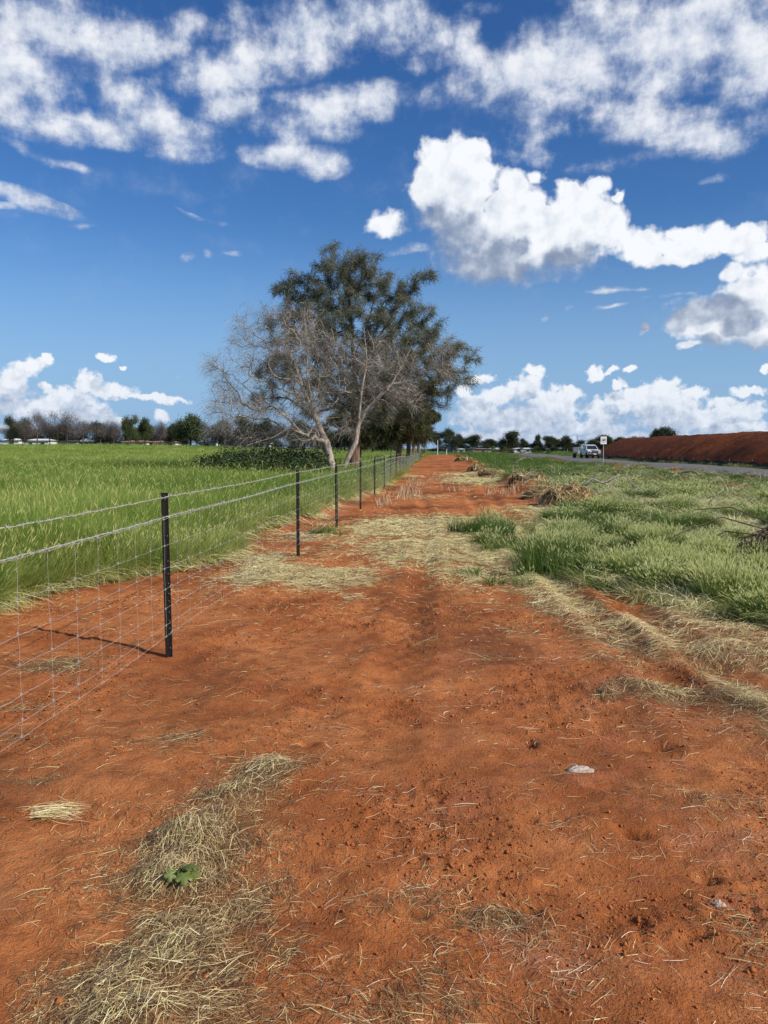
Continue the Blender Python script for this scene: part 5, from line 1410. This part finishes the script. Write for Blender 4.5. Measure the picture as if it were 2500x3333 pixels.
# --- the big she-oak
RT = np.random.default_rng(42)
ox, oy = -4.25, 41.0; oz = hz(ox, oy)
def PX(px, py, dist, tpx, z0, dy=0.0): return ((px - tpx) / 2500 * dist, dy, (1460 - py) / 2500 * dist + EYE - z0)
T = 1150
L = [(1130,870,90,70),(1090,930,120,90),(1200,910,100,80),(980,950,70,70),(950,930,50,40),(900,950,35,22),(1000,1020,110,80),(900,1060,60,55),(1130,1050,170,130),(1300,940,80,55),(1370,925,45,40),(1330,1010,100,70),(1290,1110,140,90),(1390,1130,100,60),(1460,1170,80,60),(1440,1240,90,50),(1500,1250,55,35),(1350,1210,130,70),(1010,1160,130,110),(900,1180,80,80),(1200,1200,150,100),(1010,1290,110,60),(1250,1290,110,50),(1390,1040,60,45),(1200,1330,130,60),(1340,1300,120,60),(1100,1240,120,90),(1250,1180,120,90),(1440,1060,25,25),(1545,1165,25,25),(860,1280,60,40)]
tg = lobes(L, 1150, RT, T, oy, ox, .72, .9, oz)
st = [([PX(1150, 1575, oy, T, oz), PX(1152, 1480, oy, T, oz), PX(1156, 1380, oy, T, oz), PX(1152, 1270, oy, T, oz), PX(1148, 1150, oy, T, oz, .2), PX(1140, 1020, oy, T, oz, .1), PX(1128, 880, oy, T, oz)], None),
      ([PX(1154, 1330, oy, T, oz), PX(1200, 1310, oy, T, oz, .4), PX(1290, 1290, oy, T, oz, .6), PX(1400, 1250, oy, T, oz, .8), PX(1460, 1200, oy, T, oz, .8)], 1),
      ([PX(1152, 1250, oy, T, oz), PX(1110, 1200, oy, T, oz, -.4), PX(1060, 1150, oy, T, oz, -.8), PX(990, 1060, oy, T, oz, -1)], 1),
      ([PX(1150, 1240, oy, T, oz), PX(1200, 1160, oy, T, oz, -.6), PX(1270, 1060, oy, T, oz, -.9), PX(1320, 980, oy, T, oz, -1)], 1),
      ([PX(1150, 1170, oy, T, oz), PX(1190, 1060, oy, T, oz, .8), PX(1220, 950, oy, T, oz, 1)], 1),
      ([PX(1152, 1300, oy, T, oz), PX(1080, 1270, oy, T, oz, 1), PX(970, 1240, oy, T, oz, 1.6)], 1)]
A, Pa, tips = grow(st, tg, .38, RT, .12, .02, .16)
r, cnt = radii(A, Pa, .010, .30)
r[:] = np.where(A[:, 2] < .8, r * (1 + .35 * (1 - A[:, 2] / .8).clip(0, 1)), r)
she = thing('she_oak_tree', 'tallest feathery grey-green she-oak standing behind the bare tree', 'tree', (ox, oy, oz))
limb_set(she, A, Pa, r, bark_oak)
V, F, tn_ = sprays(A, Pa, tips, 29, .32, .018, RT, .45, .6, along=4)
link('crown', mesh_arrays('crown', V, F, m_needle, {'tint': ('FLOAT', tn_)}), she)

# --- the bare pale tree in front of it
RB = np.random.default_rng(77)
qx, qy = -4.72, 37.0; qz = hz(qx, qy); T2 = 1092
L = [(740,1180,90,40),(720,1260,70,60),(690,1370,50,60),(780,1330,110,80),(860,1200,100,90),(800,1080,90,60),(850,1010,60,40),(920,1110,90,80),(980,1040,80,70),(1010,1150,120,100),(1110,1160,90,70),(1240,1160,90,70),(1340,1190,90,60),(1440,1140,60,40),(1450,1210,60,45),(1200,1230,130,80),(1040,1280,120,80),(900,1330,130,80),(830,1410,120,35),(1000,1400,80,50),(1130,1380,60,40),(1300,1280,90,50),(700,1180,50,12)]
tg = lobes(L, 900, RB, T2, qy, qx, .55, .9, qz)
Q = lambda px, py, dy=0.0: PX(px, py, qy, T2, qz, dy)
st = [([Q(1092, 1590), Q(1088, 1545), Q(1074, 1490), Q(1062, 1440), Q(1046, 1405), Q(1035, 1375, .1), Q(1012, 1330, .2), Q(985, 1270, .3), Q(960, 1190, .2), Q(930, 1120)], None),
      ([Q(1092, 1588), Q(1110, 1545, -.1), Q(1135, 1490, -.2), Q(1160, 1440, -.2), Q(1168, 1385, -.2), Q(1195, 1335, -.2), Q(1240, 1290, -.3), Q(1275, 1255, -.3), Q(1310, 1200, -.2), Q(1340, 1130, 0)], 1),
      ([Q(1064, 1442), Q(1025, 1425, -.3), Q(1016, 1432, -.5), Q(1005, 1418, -.5), Q(985, 1410, -.6), Q(950, 1395, -.8), Q(900, 1425, -1), Q(850, 1440, -1.2), Q(820, 1450, -1.3)], 1),
      ([Q(1005, 1418, -.5), Q(1035, 1380, -.4), Q(1065, 1362, -.2), Q(1110, 1358, 0), Q(1130, 1330, .2)], 1),
      ([Q(985, 1410, -.6), Q(950, 1370, -.4), Q(900, 1330, 0), Q(830, 1290, .2), Q(770, 1240, .4)], 1),
      ([Q(1168, 1385, -.2), Q(1180, 1290, -.6), Q(1200, 1180, -.7), Q(1190, 1080, -.6)], 1),
      ([Q(1020, 1345, .2), Q(1005, 1230, -.4), Q(1010, 1130, -.6), Q(1000, 1040, -.6)], 1),
      ([Q(1275, 1255, -.3), Q(1350, 1240, .2), Q(1420, 1190, .4)], 1)]
A, Pa, tips = grow(st, tg, .26, RB, .10, .05, .22)
r, cnt = radii(A, Pa, .007, .26)
# fix trunk thickness of both stems
bare = thing('bare_tree', 'pale leafless tree forked at the ground just behind the fence', 'tree', (qx, qy, qz))
limb_set(bare, A, Pa, r * .92, bark_pale, .06)
V, F, tn_ = sprays(A, Pa, tips, 7, .60, .0078, RB, .45, 1.0, along=4, curl=.25)
link('twigs', mesh_arrays('twigs', V, F, m_twig, {'tint': ('FLOAT', tn_)}), bare)

# --- the row of she-oaks beyond along the fence
def oak_small(seed, w, h, base, n=420):
    R = np.random.default_rng(seed); pts = []
    for _ in range(9):
        a = R.uniform(0, 6.28); rr_ = R.uniform(0, .62) * w / 2; hh = R.uniform(base + (h - base) * .12, h * .88)
        k = 1 - .35 * abs(hh / h - .5)
        c = np.array([rr_ * math.cos(a), rr_ * math.sin(a), hh]); v = R.normal(0, 1, (n // 9, 3)); v /= np.linalg.norm(v, axis=1, keepdims=True)
        pts.append(c + v * R.uniform(.6, 1, (n // 9, 1)) * np.array([w * .21, w * .21, h * .14]) * k)
    pts = np.concatenate(pts); pts[:, 2] = pts[:, 2].clip(base * .8, h)
    A, Pa, tips = grow([([(0, 0, -.2), (.1, 0, h * .3), (0, .1, h * .62), (.05, 0, h * .8)], None)], pts, .6, R, .1, .02, .15)
    r, _ = radii(A, Pa, .018, .28)
    return A, Pa, tips, r, R
def mk_oak(seed, w, h, base, label, loc, needle, per=16, L_=.6, wid=.05, group='she-oaks in the row along the fence'):
    A, Pa, tips, r, R = oak_small(seed, w, h, base)
    t = thing('she_oak_tree', label, 'tree', loc, group=group)
    limb_set(t, A, Pa, r, bark_oak, .08)
    V, F, tn_ = sprays(A, Pa, tips, per, L_, wid, R, .5, .7, along=3)
    link('crown', mesh_arrays('crown', V, F, needle, {'tint': ('FLOAT', tn_)}), t)
    return t
o2 = mk_oak(201, 9.6, 8.6, 1.9, 'second she-oak of the fence row, its brown trunk clear behind the wires', (-3.35, 74, hz(-3.35, 74)), m_needle_dark, 20)
o3 = mk_oak(202, 9.5, 10.5, 2.2, 'third she-oak of the fence row, partly hidden by the second', (-3.3, 101, hz(-3.3, 101)), m_needle_dark, 16, .7, .06)
o4 = copy_tree(o3); o4.location = (-3.2, 128, hz(-3.2, 128)); o4.rotation_euler[2] = 2.1; o4.scale = (.95, .95, 1.02); o4['label'] = 'fourth she-oak of the fence row, its dark crown against the cloud'
o5 = copy_tree(o2); o5.location = (-3.0, 160, hz(-3.0, 160)); o5.rotation_euler[2] = 4.0; o5.scale = (1.1, 1.1, 1.2); o5['label'] = 'farthest she-oak of the fence row where the wires meet the horizon'
o6 = copy_tree(o2); o6.location = (-8.5, 88, hz(-8.5, 88)); o6.rotation_euler[2] = 1.0; o6.scale = (.9, .9, .75); o6['label'] = 'low dark she-oak filling the gap left of the fence row trunks'

# --- far trees
m_far = [tinted('far_leaves_dark', [(0, (.018, .026, .014)), (.6, (.042, .055, .026)), (1, (.085, .10, .045))], .7, .2),
         tinted('far_leaves_green', [(0, (.030, .045, .018)), (.6, (.065, .090, .032)), (1, (.13, .155, .06))], .7, .2),
         tinted('far_twigs', [(0, (.060, .048, .044)), (.6, (.12, .098, .090)), (1, (.21, .18, .17))], .8),
         tinted('far_leaves_olive', [(0, (.06, .08, .02)), (.6, (.13, .15, .04)), (1, (.22, .23, .08))], .7, .2)]
def far_kind(seed, kind, trunkmat, w=1.0, h=1.0, base=.2):
    """unit-height tree: crown radius .5*w; kinds: 0 leafy dark, 1 leafy green, 2 bare, 3 clumped eucalypt, 4 shrub"""
    R = np.random.default_rng(seed); pts = []
    nl = {0: 9, 1: 10, 2: 8, 3: 11, 4: 5}[kind]
    for k in range(nl):
        a = R.uniform(0, 6.28); rr_ = R.uniform(.1, .72) * w / 2; hh = R.uniform(base + .12, .86)
        m = 30 if kind != 4 else 16
        sr = (.13 if kind == 3 else .19) * w; sz3 = .09 if kind == 3 else .14
        v = R.normal(0, 1, (m, 3)); v /= np.linalg.norm(v, axis=1, keepdims=True)
        pts.append(np.array([rr_ * math.cos(a) * (1.25 - .5 * hh), rr_ * math.sin(a) * (1.25 - .5 * hh), hh]) + v * R.uniform(.4, 1, (m, 1)) * np.array([sr, sr, sz3]))
    pts = np.concatenate(pts); pts[:, 2] = pts[:, 2].clip(base, 1)
    A, Pa, tips = grow([([(0, 0, -.02), (.01, 0, .18), (0, .01, .35)], None)], pts, .06, R, .1, .0, .16)
    r, _ = radii(A, Pa, .0018, .022)
    V, F = tubes(A, Pa, r, 4, r > (.0022 if kind != 2 else 0)); tm = mesh_arrays('trunk', V, F, trunkmat, smooth=True)
    if kind == 2: V, F, tn_ = sprays(A, Pa, tips, 9, .065, .0024, R, .0, 1.3, along=3, curl=.0)
    else: V, F, tn_ = sprays(A, Pa, tips, 22 if kind != 4 else 40, .035, .016, R, .1, .2, along=2, curl=.1)
    cm = mesh_arrays('crown', V, F, m_far[{0: 0, 1: 1, 2: 2, 3: 0, 4: 1}[kind]], {'tint': ('FLOAT', tn_)})
    return tm, cm
KM = {'D': [far_kind(1, 0, bark_dark, .95), far_kind(2, 0, bark_dark, .8)], 'Gn': [far_kind(3, 1, bark_dark, 1.15, 1, .18), far_kind(4, 1, bark_dark, 1.0)],
      'B': [far_kind(5, 2, bark_dark, .95, 1, .2), far_kind(6, 2, bark_dark, 1.0, 1, .22), far_kind(7, 2, bark_dark, .85, 1, .2)],
      'E': [far_kind(8, 3, bark_dark, .9, 1, .3), far_kind(9, 3, bark_dark, 1.0, 1, .25), far_kind(12, 3, bark_dark, .8, 1, .3)], 'S': [far_kind(10, 4, bark_dark, 1.3, 1, .1), far_kind(11, 4, bark_dark, 1.5, 1, .1)]}
def far_tree(kind, px, top, wpx, dist, base_py, label, group, name=None, cat='tree', k=0, tb=None):
    x = (px - 1410) / 2500 * dist; z = hz(x, dist)
    ht = ((1460 - top) / 2500 * dist + EYE - z) * (1.08 if kind in ('B', 'D', 'Gn') else 1)
    tm, cm = KM[kind][k % len(KM[kind])]
    o = thing(name or 'tree', label, cat, (x, dist, z), rotz=RNG.uniform(0, 6.28), group=group)
    w = wpx / 2500 * dist
    sc_ = w / {'D': .72, 'Gn': .95, 'B': .80, 'E': .70, 'S': 1.1}[kind]
    link('trunk', tm, o); link('crown', cm, o); o.scale = (sc_, sc_, ht)
    return o
lg = 'trees along the far edge of the paddock'
places = ['at the far left border', 'beside the first white house', 'over the long white house', 'right of the long white house', '', '', '', '', '', '', '']
LT = [('D',5,1362,55,185,'dark bushy tree cut by the left border, above a white house'),('B',45,1350,70,182,'small bare tree between the two leftmost dark crowns'),('D',38,1368,55,196,'dark rounded tree behind the leftmost bare tree'),
 ('B',88,1338,75,188,'bare tree with dense twigs over the long white house'),('B',132,1348,66,180,'bare brownish tree just left of the tallest bare tree'),('B',190,1326,112,178,'tallest widest bare tree on the left skyline with pale trunk'),
 ('B',245,1366,78,186,'low wide bare tree right of the tallest bare tree'),('B',305,1364,60,190,'thin bare tree over the dark roofed house'),('B',350,1357,76,184,'bare brown tree left of the sparse green pair'),
 ('Gn',408,1357,72,186,'sparse green tree, left one of a touching pair'),('Gn',455,1355,60,190,'sparse green tree, right one of a touching pair'),('B',508,1364,72,184,'bare tree over the terracotta roof left of the wide green tree'),
 ('D',548,1385,60,192,'small dark tree hugging the wide green tree'),('Gn',610,1354,122,180,'widest green tree on the left skyline, standing alone at front'),('B',668,1388,60,188,'low bare tree at the right foot of the wide green tree'),
 ('B',725,1372,80,186,'bare tree seen through the outer twigs of the pale tree'),('D',790,1362,95,190,'dark tree seen through the left limbs of the pale tree'),('D',850,1372,80,186,'dark tree behind the low branches of the pale tree'),
 ('B',905,1378,70,182,'bare far tree left of the forked pale trunk'),('D',965,1380,80,188,'dark far tree just left of the forked pale trunk'),('D',1035,1385,90,196,'dark far tree seen between the two pale stems'),
 ('D',1110,1392,80,200,'dark far tree right of the forked pale trunk'),('D',1185,1388,90,205,'dark far tree between the two she-oak trunks'),('D',1250,1396,70,210,'dark far tree left of the second she-oak trunk')]
for k, (kd, px, top, w, dist, lb) in enumerate(LT): far_tree(kd, px, top, w, dist, 0, lb, lg, k=k)
rgp = 'trees on the horizon right of the track'
RTL = [('E',1425,1400,60,260,'dark tree closing the end of the fence row'),('D',1470,1400,60,300,'dark dense tree just right of the fence row'),('D',1500,1424,30,300,'narrow dark tree left of the pale branched tree'),
 ('E',1537,1413,72,290,'rounded tree with pale spreading branches over the brown roofs'),('E',1585,1427,56,300,'small dark tree right of the pale branched tree'),('E',1665,1398,78,300,'tallest rounded dark gum tree right of the track end'),('D',1700,1432,34,305,'small dark tree hugging the right side of the tallest gum'),('D',1640,1440,50,310,'low dark tree at the left foot of the tallest gum'),
 ('E',1745,1411,28,300,'slim tall tree standing left of the dark clump'),('E',1784,1417,66,300,'broad dark tree in the middle of the dark clump'),('D',1825,1424,50,305,'dark tree at the right of the dark clump'),('E',1838,1422,44,280,'greyer tree with pale trunk left of the white truck'),('D',1872,1437,52,290,'low dark tree directly behind the trailer'),
 ('D',1740,1438,50,300,'low dark tree under the slim tall tree'),('D',1935,1424,60,250,'dark tree rising over the cab of the truck'),('D',1965,1420,66,250,'dense dark tree between truck and speed sign'),('E',2010,1421,52,250,'dark tree just right of the speed sign'),('E',2048,1418,52,250,'dark tree over the left slope of the earth mound'),('E',2078,1420,34,250,'smaller dark tree near the mound crest'),
 ('E',2148,1388,78,230,'dark umbrella shaped tree peeking over the mound crest'),('D',2110,1404,34,232,'little dark tree left of the umbrella shaped tree')]
for k, (kd, px, top, w, dist, lb) in enumerate(RTL):
    o = far_tree(kd, px, top, w, dist, 0, lb, rgp, k=k)
    if 'pale spreading' in lb or 'pale trunk' in lb:
        ch = [c_ for c_ in o.children if c_.name.startswith('trunk')][0]; ch.data = ch.data.copy(); ch.data.materials[0] = bark_pale
sg = 'shrubs on the far side of the right field'
for k, (px, top, w, dist, lb, mi) in enumerate(((1607,1450,46,240,'large pale olive shrub beside the white roof',3),(1645,1455,26,235,'small round olive shrub right of the large olive shrub',3),(1658,1461,24,225,'low round dark shrub in front of the olive shrubs',0),(1632,1462,26,230,'low dark green shrub by the white roof edge',1),(1738,1450,44,240,'wide green shrub below the slim tall tree',1),(1690,1455,26,250,'green shrub below the tallest gum',1),(1778,1462,22,220,'loose green shrub on the road verge left of the trailer',1),(1985,1445,70,160,'broad dull green shrub between truck and mound',1))):
    o = far_tree('S', px, top, w, dist, 0, lb, sg, 'shrub', 'shrub', k)
    ch = [c_ for c_ in o.children if c_.name.startswith('crown')][0]; ch.data = ch.data.copy(); ch.data.materials[0] = m_far[mi]
# understory hedge at the paddock edge
hg = 'low hedges along the far edge of the paddock'
hx = [(20,'under the left border tree'),(75,'below the dense twiggy tree'),(150,'left of the tallest bare tree'),(225,'right of the tallest bare tree'),(290,'under the thin bare tree'),(350,'before the dark roofed house'),(392,'left of the terracotta roofs'),(470,'between the terracotta roofs'),(545,'left of the wide green tree'),(575,'under the wide green tree'),(650,'right of the wide green tree'),(700,'at the outermost pale twigs'),(760,'under the pale tree outer limbs'),(820,'below the first low limb'),(880,'below the long low limb'),(940,'left of the forked trunk'),(1010,'beside the left pale stem'),(1080,'between the pale stems'),(1140,'behind the she-oak trunk'),(1210,'right of the she-oak trunk'),(1275,'left of the second she-oak')]
for k, (px, wh) in enumerate(hx):
    o = far_tree('S', px + RNG.uniform(-6, 6), RNG.uniform(1396, 1410) if k > 6 else RNG.uniform(1410, 1420), RNG.uniform(100, 140), 226, 0, 'dark low shrub at the paddock far edge ' + wh, hg, 'shrub', 'shrub', k)
    ch = [c_ for c_ in o.children if c_.name.startswith('crown')][0]; ch.data = ch.data.copy(); ch.data.materials[0] = m_far[0]

SEC = ['over the left border white house', 'between the two leftmost crowns', 'above the long white house middle', 'just right of the long white house', 'over the first dark roof', 'right of the tallest bare tree', 'over the pale grey roof', 'left of the second dark roof', 'right of the second dark roof', 'at the left of the green pair',
       'at the right of the green pair', 'over the second terracotta roof', 'left of the widest green tree', 'right behind the widest green tree', 'over the small white house', 'at the outermost pale twigs', 'below the outer pale limb', 'under the long pale limb', 'seen under the first limb fork', 'over the low white house under the limbs',
       'left of the pale forked trunk', 'touching the left pale stem', 'seen in the fork of the pale trunk', 'right of the right pale stem', 'behind the big she-oak trunk', 'right of the big she-oak trunk', 'midway to the second she-oak trunk', 'left of the second she-oak trunk', 'right of the second she-oak trunk', 'behind the last fence row trunks']
for k in range(30):
    px = -10 + k * 45 + RNG.uniform(-12, 12)
    far_tree('BDB'[k % 3], px, RNG.uniform(1372, 1392), RNG.uniform(80, 110), 212, 0, 'low tree of the hazy second row, ' + SEC[k], 'second row of trees behind the paddock trees', k=k)
hg = 'low bushes filling the horizon right of the track'
for k, px in enumerate((1432, 1455, 1482, 1512, 1545, 1572, 1600, 1628, 1652, 1680, 1705, 1728, 1752, 1778, 1802, 1826, 1850, 1876, 1900, 1925, 1950, 1978, 2004, 2030)):
    wh = ['first after the fence end', 'second after the fence end', 'third after the fence end', 'left of the pale branched tree', 'under the pale branched tree', 'over the wide brown roof', 'behind the large olive shrub', 'at the left foot of the tallest gum', 'below the tallest gum', 'right of the tallest gum', 'in the dip past the tallest gum', 'at the left foot of the slim tall tree', 'right below the slim tall tree', 'under the broad dark tree', 'under the right of the dark clump', 'below the greyer tree', 'left of the radio mast', 'at the foot of the radio mast', 'behind the trailer', 'behind the truck cab', 'just left of the speed sign', 'just right of the speed sign', 'halfway from sign to mound', 'at the left toe of the mound'][k]
    o = far_tree('S', px + RNG.uniform(-5, 5), RNG.uniform(1438, 1450), RNG.uniform(55, 80), 320, 0, 'dark low bush on the right horizon ' + wh, hg, 'shrub', 'shrub', k)
    ch = [c_ for c_ in o.children if c_.name.startswith('crown')][0]; ch.data = ch.data.copy(); ch.data.materials[0] = m_far[0]

# ================================================================== houses
m_wallw = plain('white_wall', (.66, .65, .62), .8, var=.05); m_wallb = plain('brick_wall', (.34, .24, .18), .85, var=.15, scale=3); m_walld = plain('dull_wall', (.30, .28, .25), .85)
m_roofr = plain('terracotta_roof', (.36, .17, .11), .8, var=.2, scale=4); m_roofd = plain('dark_roof', (.085, .088, .095), .7, var=.2, scale=3); m_roofw = plain('white_metal_roof', (.72, .72, .71), .5, var=.05); m_rooft = plain('brown_tile_roof', (.24, .17, .13), .8, var=.2, scale=4)
m_win = plain('far_window_glass', (.03, .035, .04), .2, spec=.7)
def house(px0, px1, y_eave, y_ridge, dist, wall, roof, label, name='house', base=None, gable=False):
    cx_ = ((px0 + px1) / 2 - 1410) / 2500 * dist; w = (px1 - px0) / 2500 * dist; z = hz(cx_, dist)
    ze = (1460 - y_eave) / 2500 * dist + EYE - z; zr = (1460 - y_ridge) / 2500 * dist + EYE - z
    ze = max(ze, 1.6); zr = max(zr, ze + .3); D_ = min(9.0, w * .8)
    t = thing(name, label, 'house', (cx_, dist, z), group=None)
    MB().box((0, D_ / 2, ze / 2 - .25), (w, D_, ze + .5)).build('wall', wall, t)
    r_ = MB(); e = .5; x0, x1 = -w / 2 - e, w / 2 + e
    if gable:
        vs = [(x0, -e, ze), (x1, -e, ze), (x1, D_ + e, ze), (x0, D_ + e, ze), (0, -e, zr), (0, D_ + e, zr)]
        r_.add(vs, [(0, 3, 2, 1), (0, 1, 4), (3, 5, 2), (1, 2, 5, 4), (0, 4, 5, 3)])
    else:
        k = min(w * .3, D_ * .5)
        vs = [(x0, -e, ze), (x1, -e, ze), (x1, D_ + e, ze), (x0, D_ + e, ze), (x0 + k, D_ / 2, zr), (x1 - k, D_ / 2, zr)]
        r_.add(vs, [(0, 3, 2, 1), (0, 1, 5, 4), (1, 2, 5), (2, 3, 4, 5), (3, 0, 4)])
    r_.build('roof', roof, t)
    nw = max(1, int(w / 3.2))
    for i_ in range(nw):
        xx_ = -w / 2 + w * (i_ + .5) / nw
        f = MB().box((xx_, -.03, min(ze * .55, 1.5)), (1.3, .10, min(1.1, ze * .5))).build('window', m_white, t)
        MB().box((xx_, -.09, min(ze * .55, 1.5)), (1.14, .04, min(.95, ze * .42))).build('pane', m_win, f)
    return t
house(-30, 24, 1432, 1426, 205, m_wallw, m_roofw, 'white walled house cut by the left border')
house(44, 128, 1433, 1427, 205, m_wallw, m_roofw, 'long white house behind the leftmost bare trees')
house(148, 222, 1436, 1425, 210, m_walld, m_roofd, 'dark roofed house behind the tallest bare tree')
house(232, 282, 1436, 1426, 212, m_wallb, m_roofw, 'house with pale grey roof right of the tallest bare tree', gable=True)
house(290, 345, 1438, 1428, 212, m_walld, m_roofd, 'second dark roofed house left of the green pair of trees')
house(376, 462, 1440, 1432, 205, m_wallw, m_roofr, 'terracotta roofed house below the green pair of trees')
house(482, 560, 1441, 1433, 207, m_wallw, m_roofr, 'terracotta roofed house left of the wide green tree')
house(640, 690, 1438, 1431, 215, m_wallw, m_roofw, 'small white house right of the wide green tree')
house(800, 870, 1444, 1437, 215, m_wallw, m_roofw, 'white house seen under the low pale branches')
house(1455, 1510, 1468, 1461, 300, m_walld, m_rooft, 'brown roofed house at the very end of the track')
house(1520, 1588, 1469, 1460, 290, m_wallb, m_rooft, 'wide brown roofed house right of the white gables')
house(1488, 1512, 1469, 1463, 262, m_wallw, m_roofw, 'small white gabled shed at the end of the track', 'shed', gable=True)
house(1588, 1620, 1469, 1465, 270, m_wallw, m_roofw, 'long low shed with a plain white roof', 'shed')
house(1670, 1728, 1471, 1468, 280, m_wallw, m_roofw, 'thin pale building line below the tallest gum', 'shed')
# radio mast and pole
t = thing('radio_mast', 'thin lattice mast on the skyline left of the truck', 'mast', ((1869 - 1410) / 2500 * 330, 330, 0))
b = MB(); hh = (1460 - 1419) / 2500 * 330 + EYE
for a in range(3):
    b.tube([(.45 * math.cos(a * 2.1), .45 * math.sin(a * 2.1), -1), (.14 * math.cos(a * 2.1), .14 * math.sin(a * 2.1), hh)], .07, 4)
b.build('mast_legs', m_galv, t); b = MB()
for k in range(8): b.box((0, 0, hh * (k + 1) / 9), (.9 - .08 * k, .06, .06), rz=k * 1.05)
b.build('braces', m_galv, t)
for px, top, dist, lb in ((1424, 1433, 210, 'thin pale power pole at the end of the fence'), (1453, 1461, 200, 'short white marker post beside the end of the track')):
    x = (px - 1410) / 2500 * dist; z = hz(x, dist); h_ = (1460 - top) / 2500 * dist + EYE - z
    t = thing('pole', lb, 'pole', (x, dist, z)); MB().tube([(0, 0, -.3), (0, 0, h_)], [.08, .06], 8).build('shaft', m_white, t)
    MB().tube([(0, 0, h_ - .02), (0, 0, h_ + .06)], [.09, .03], 8).build('cap', m_galv, t)
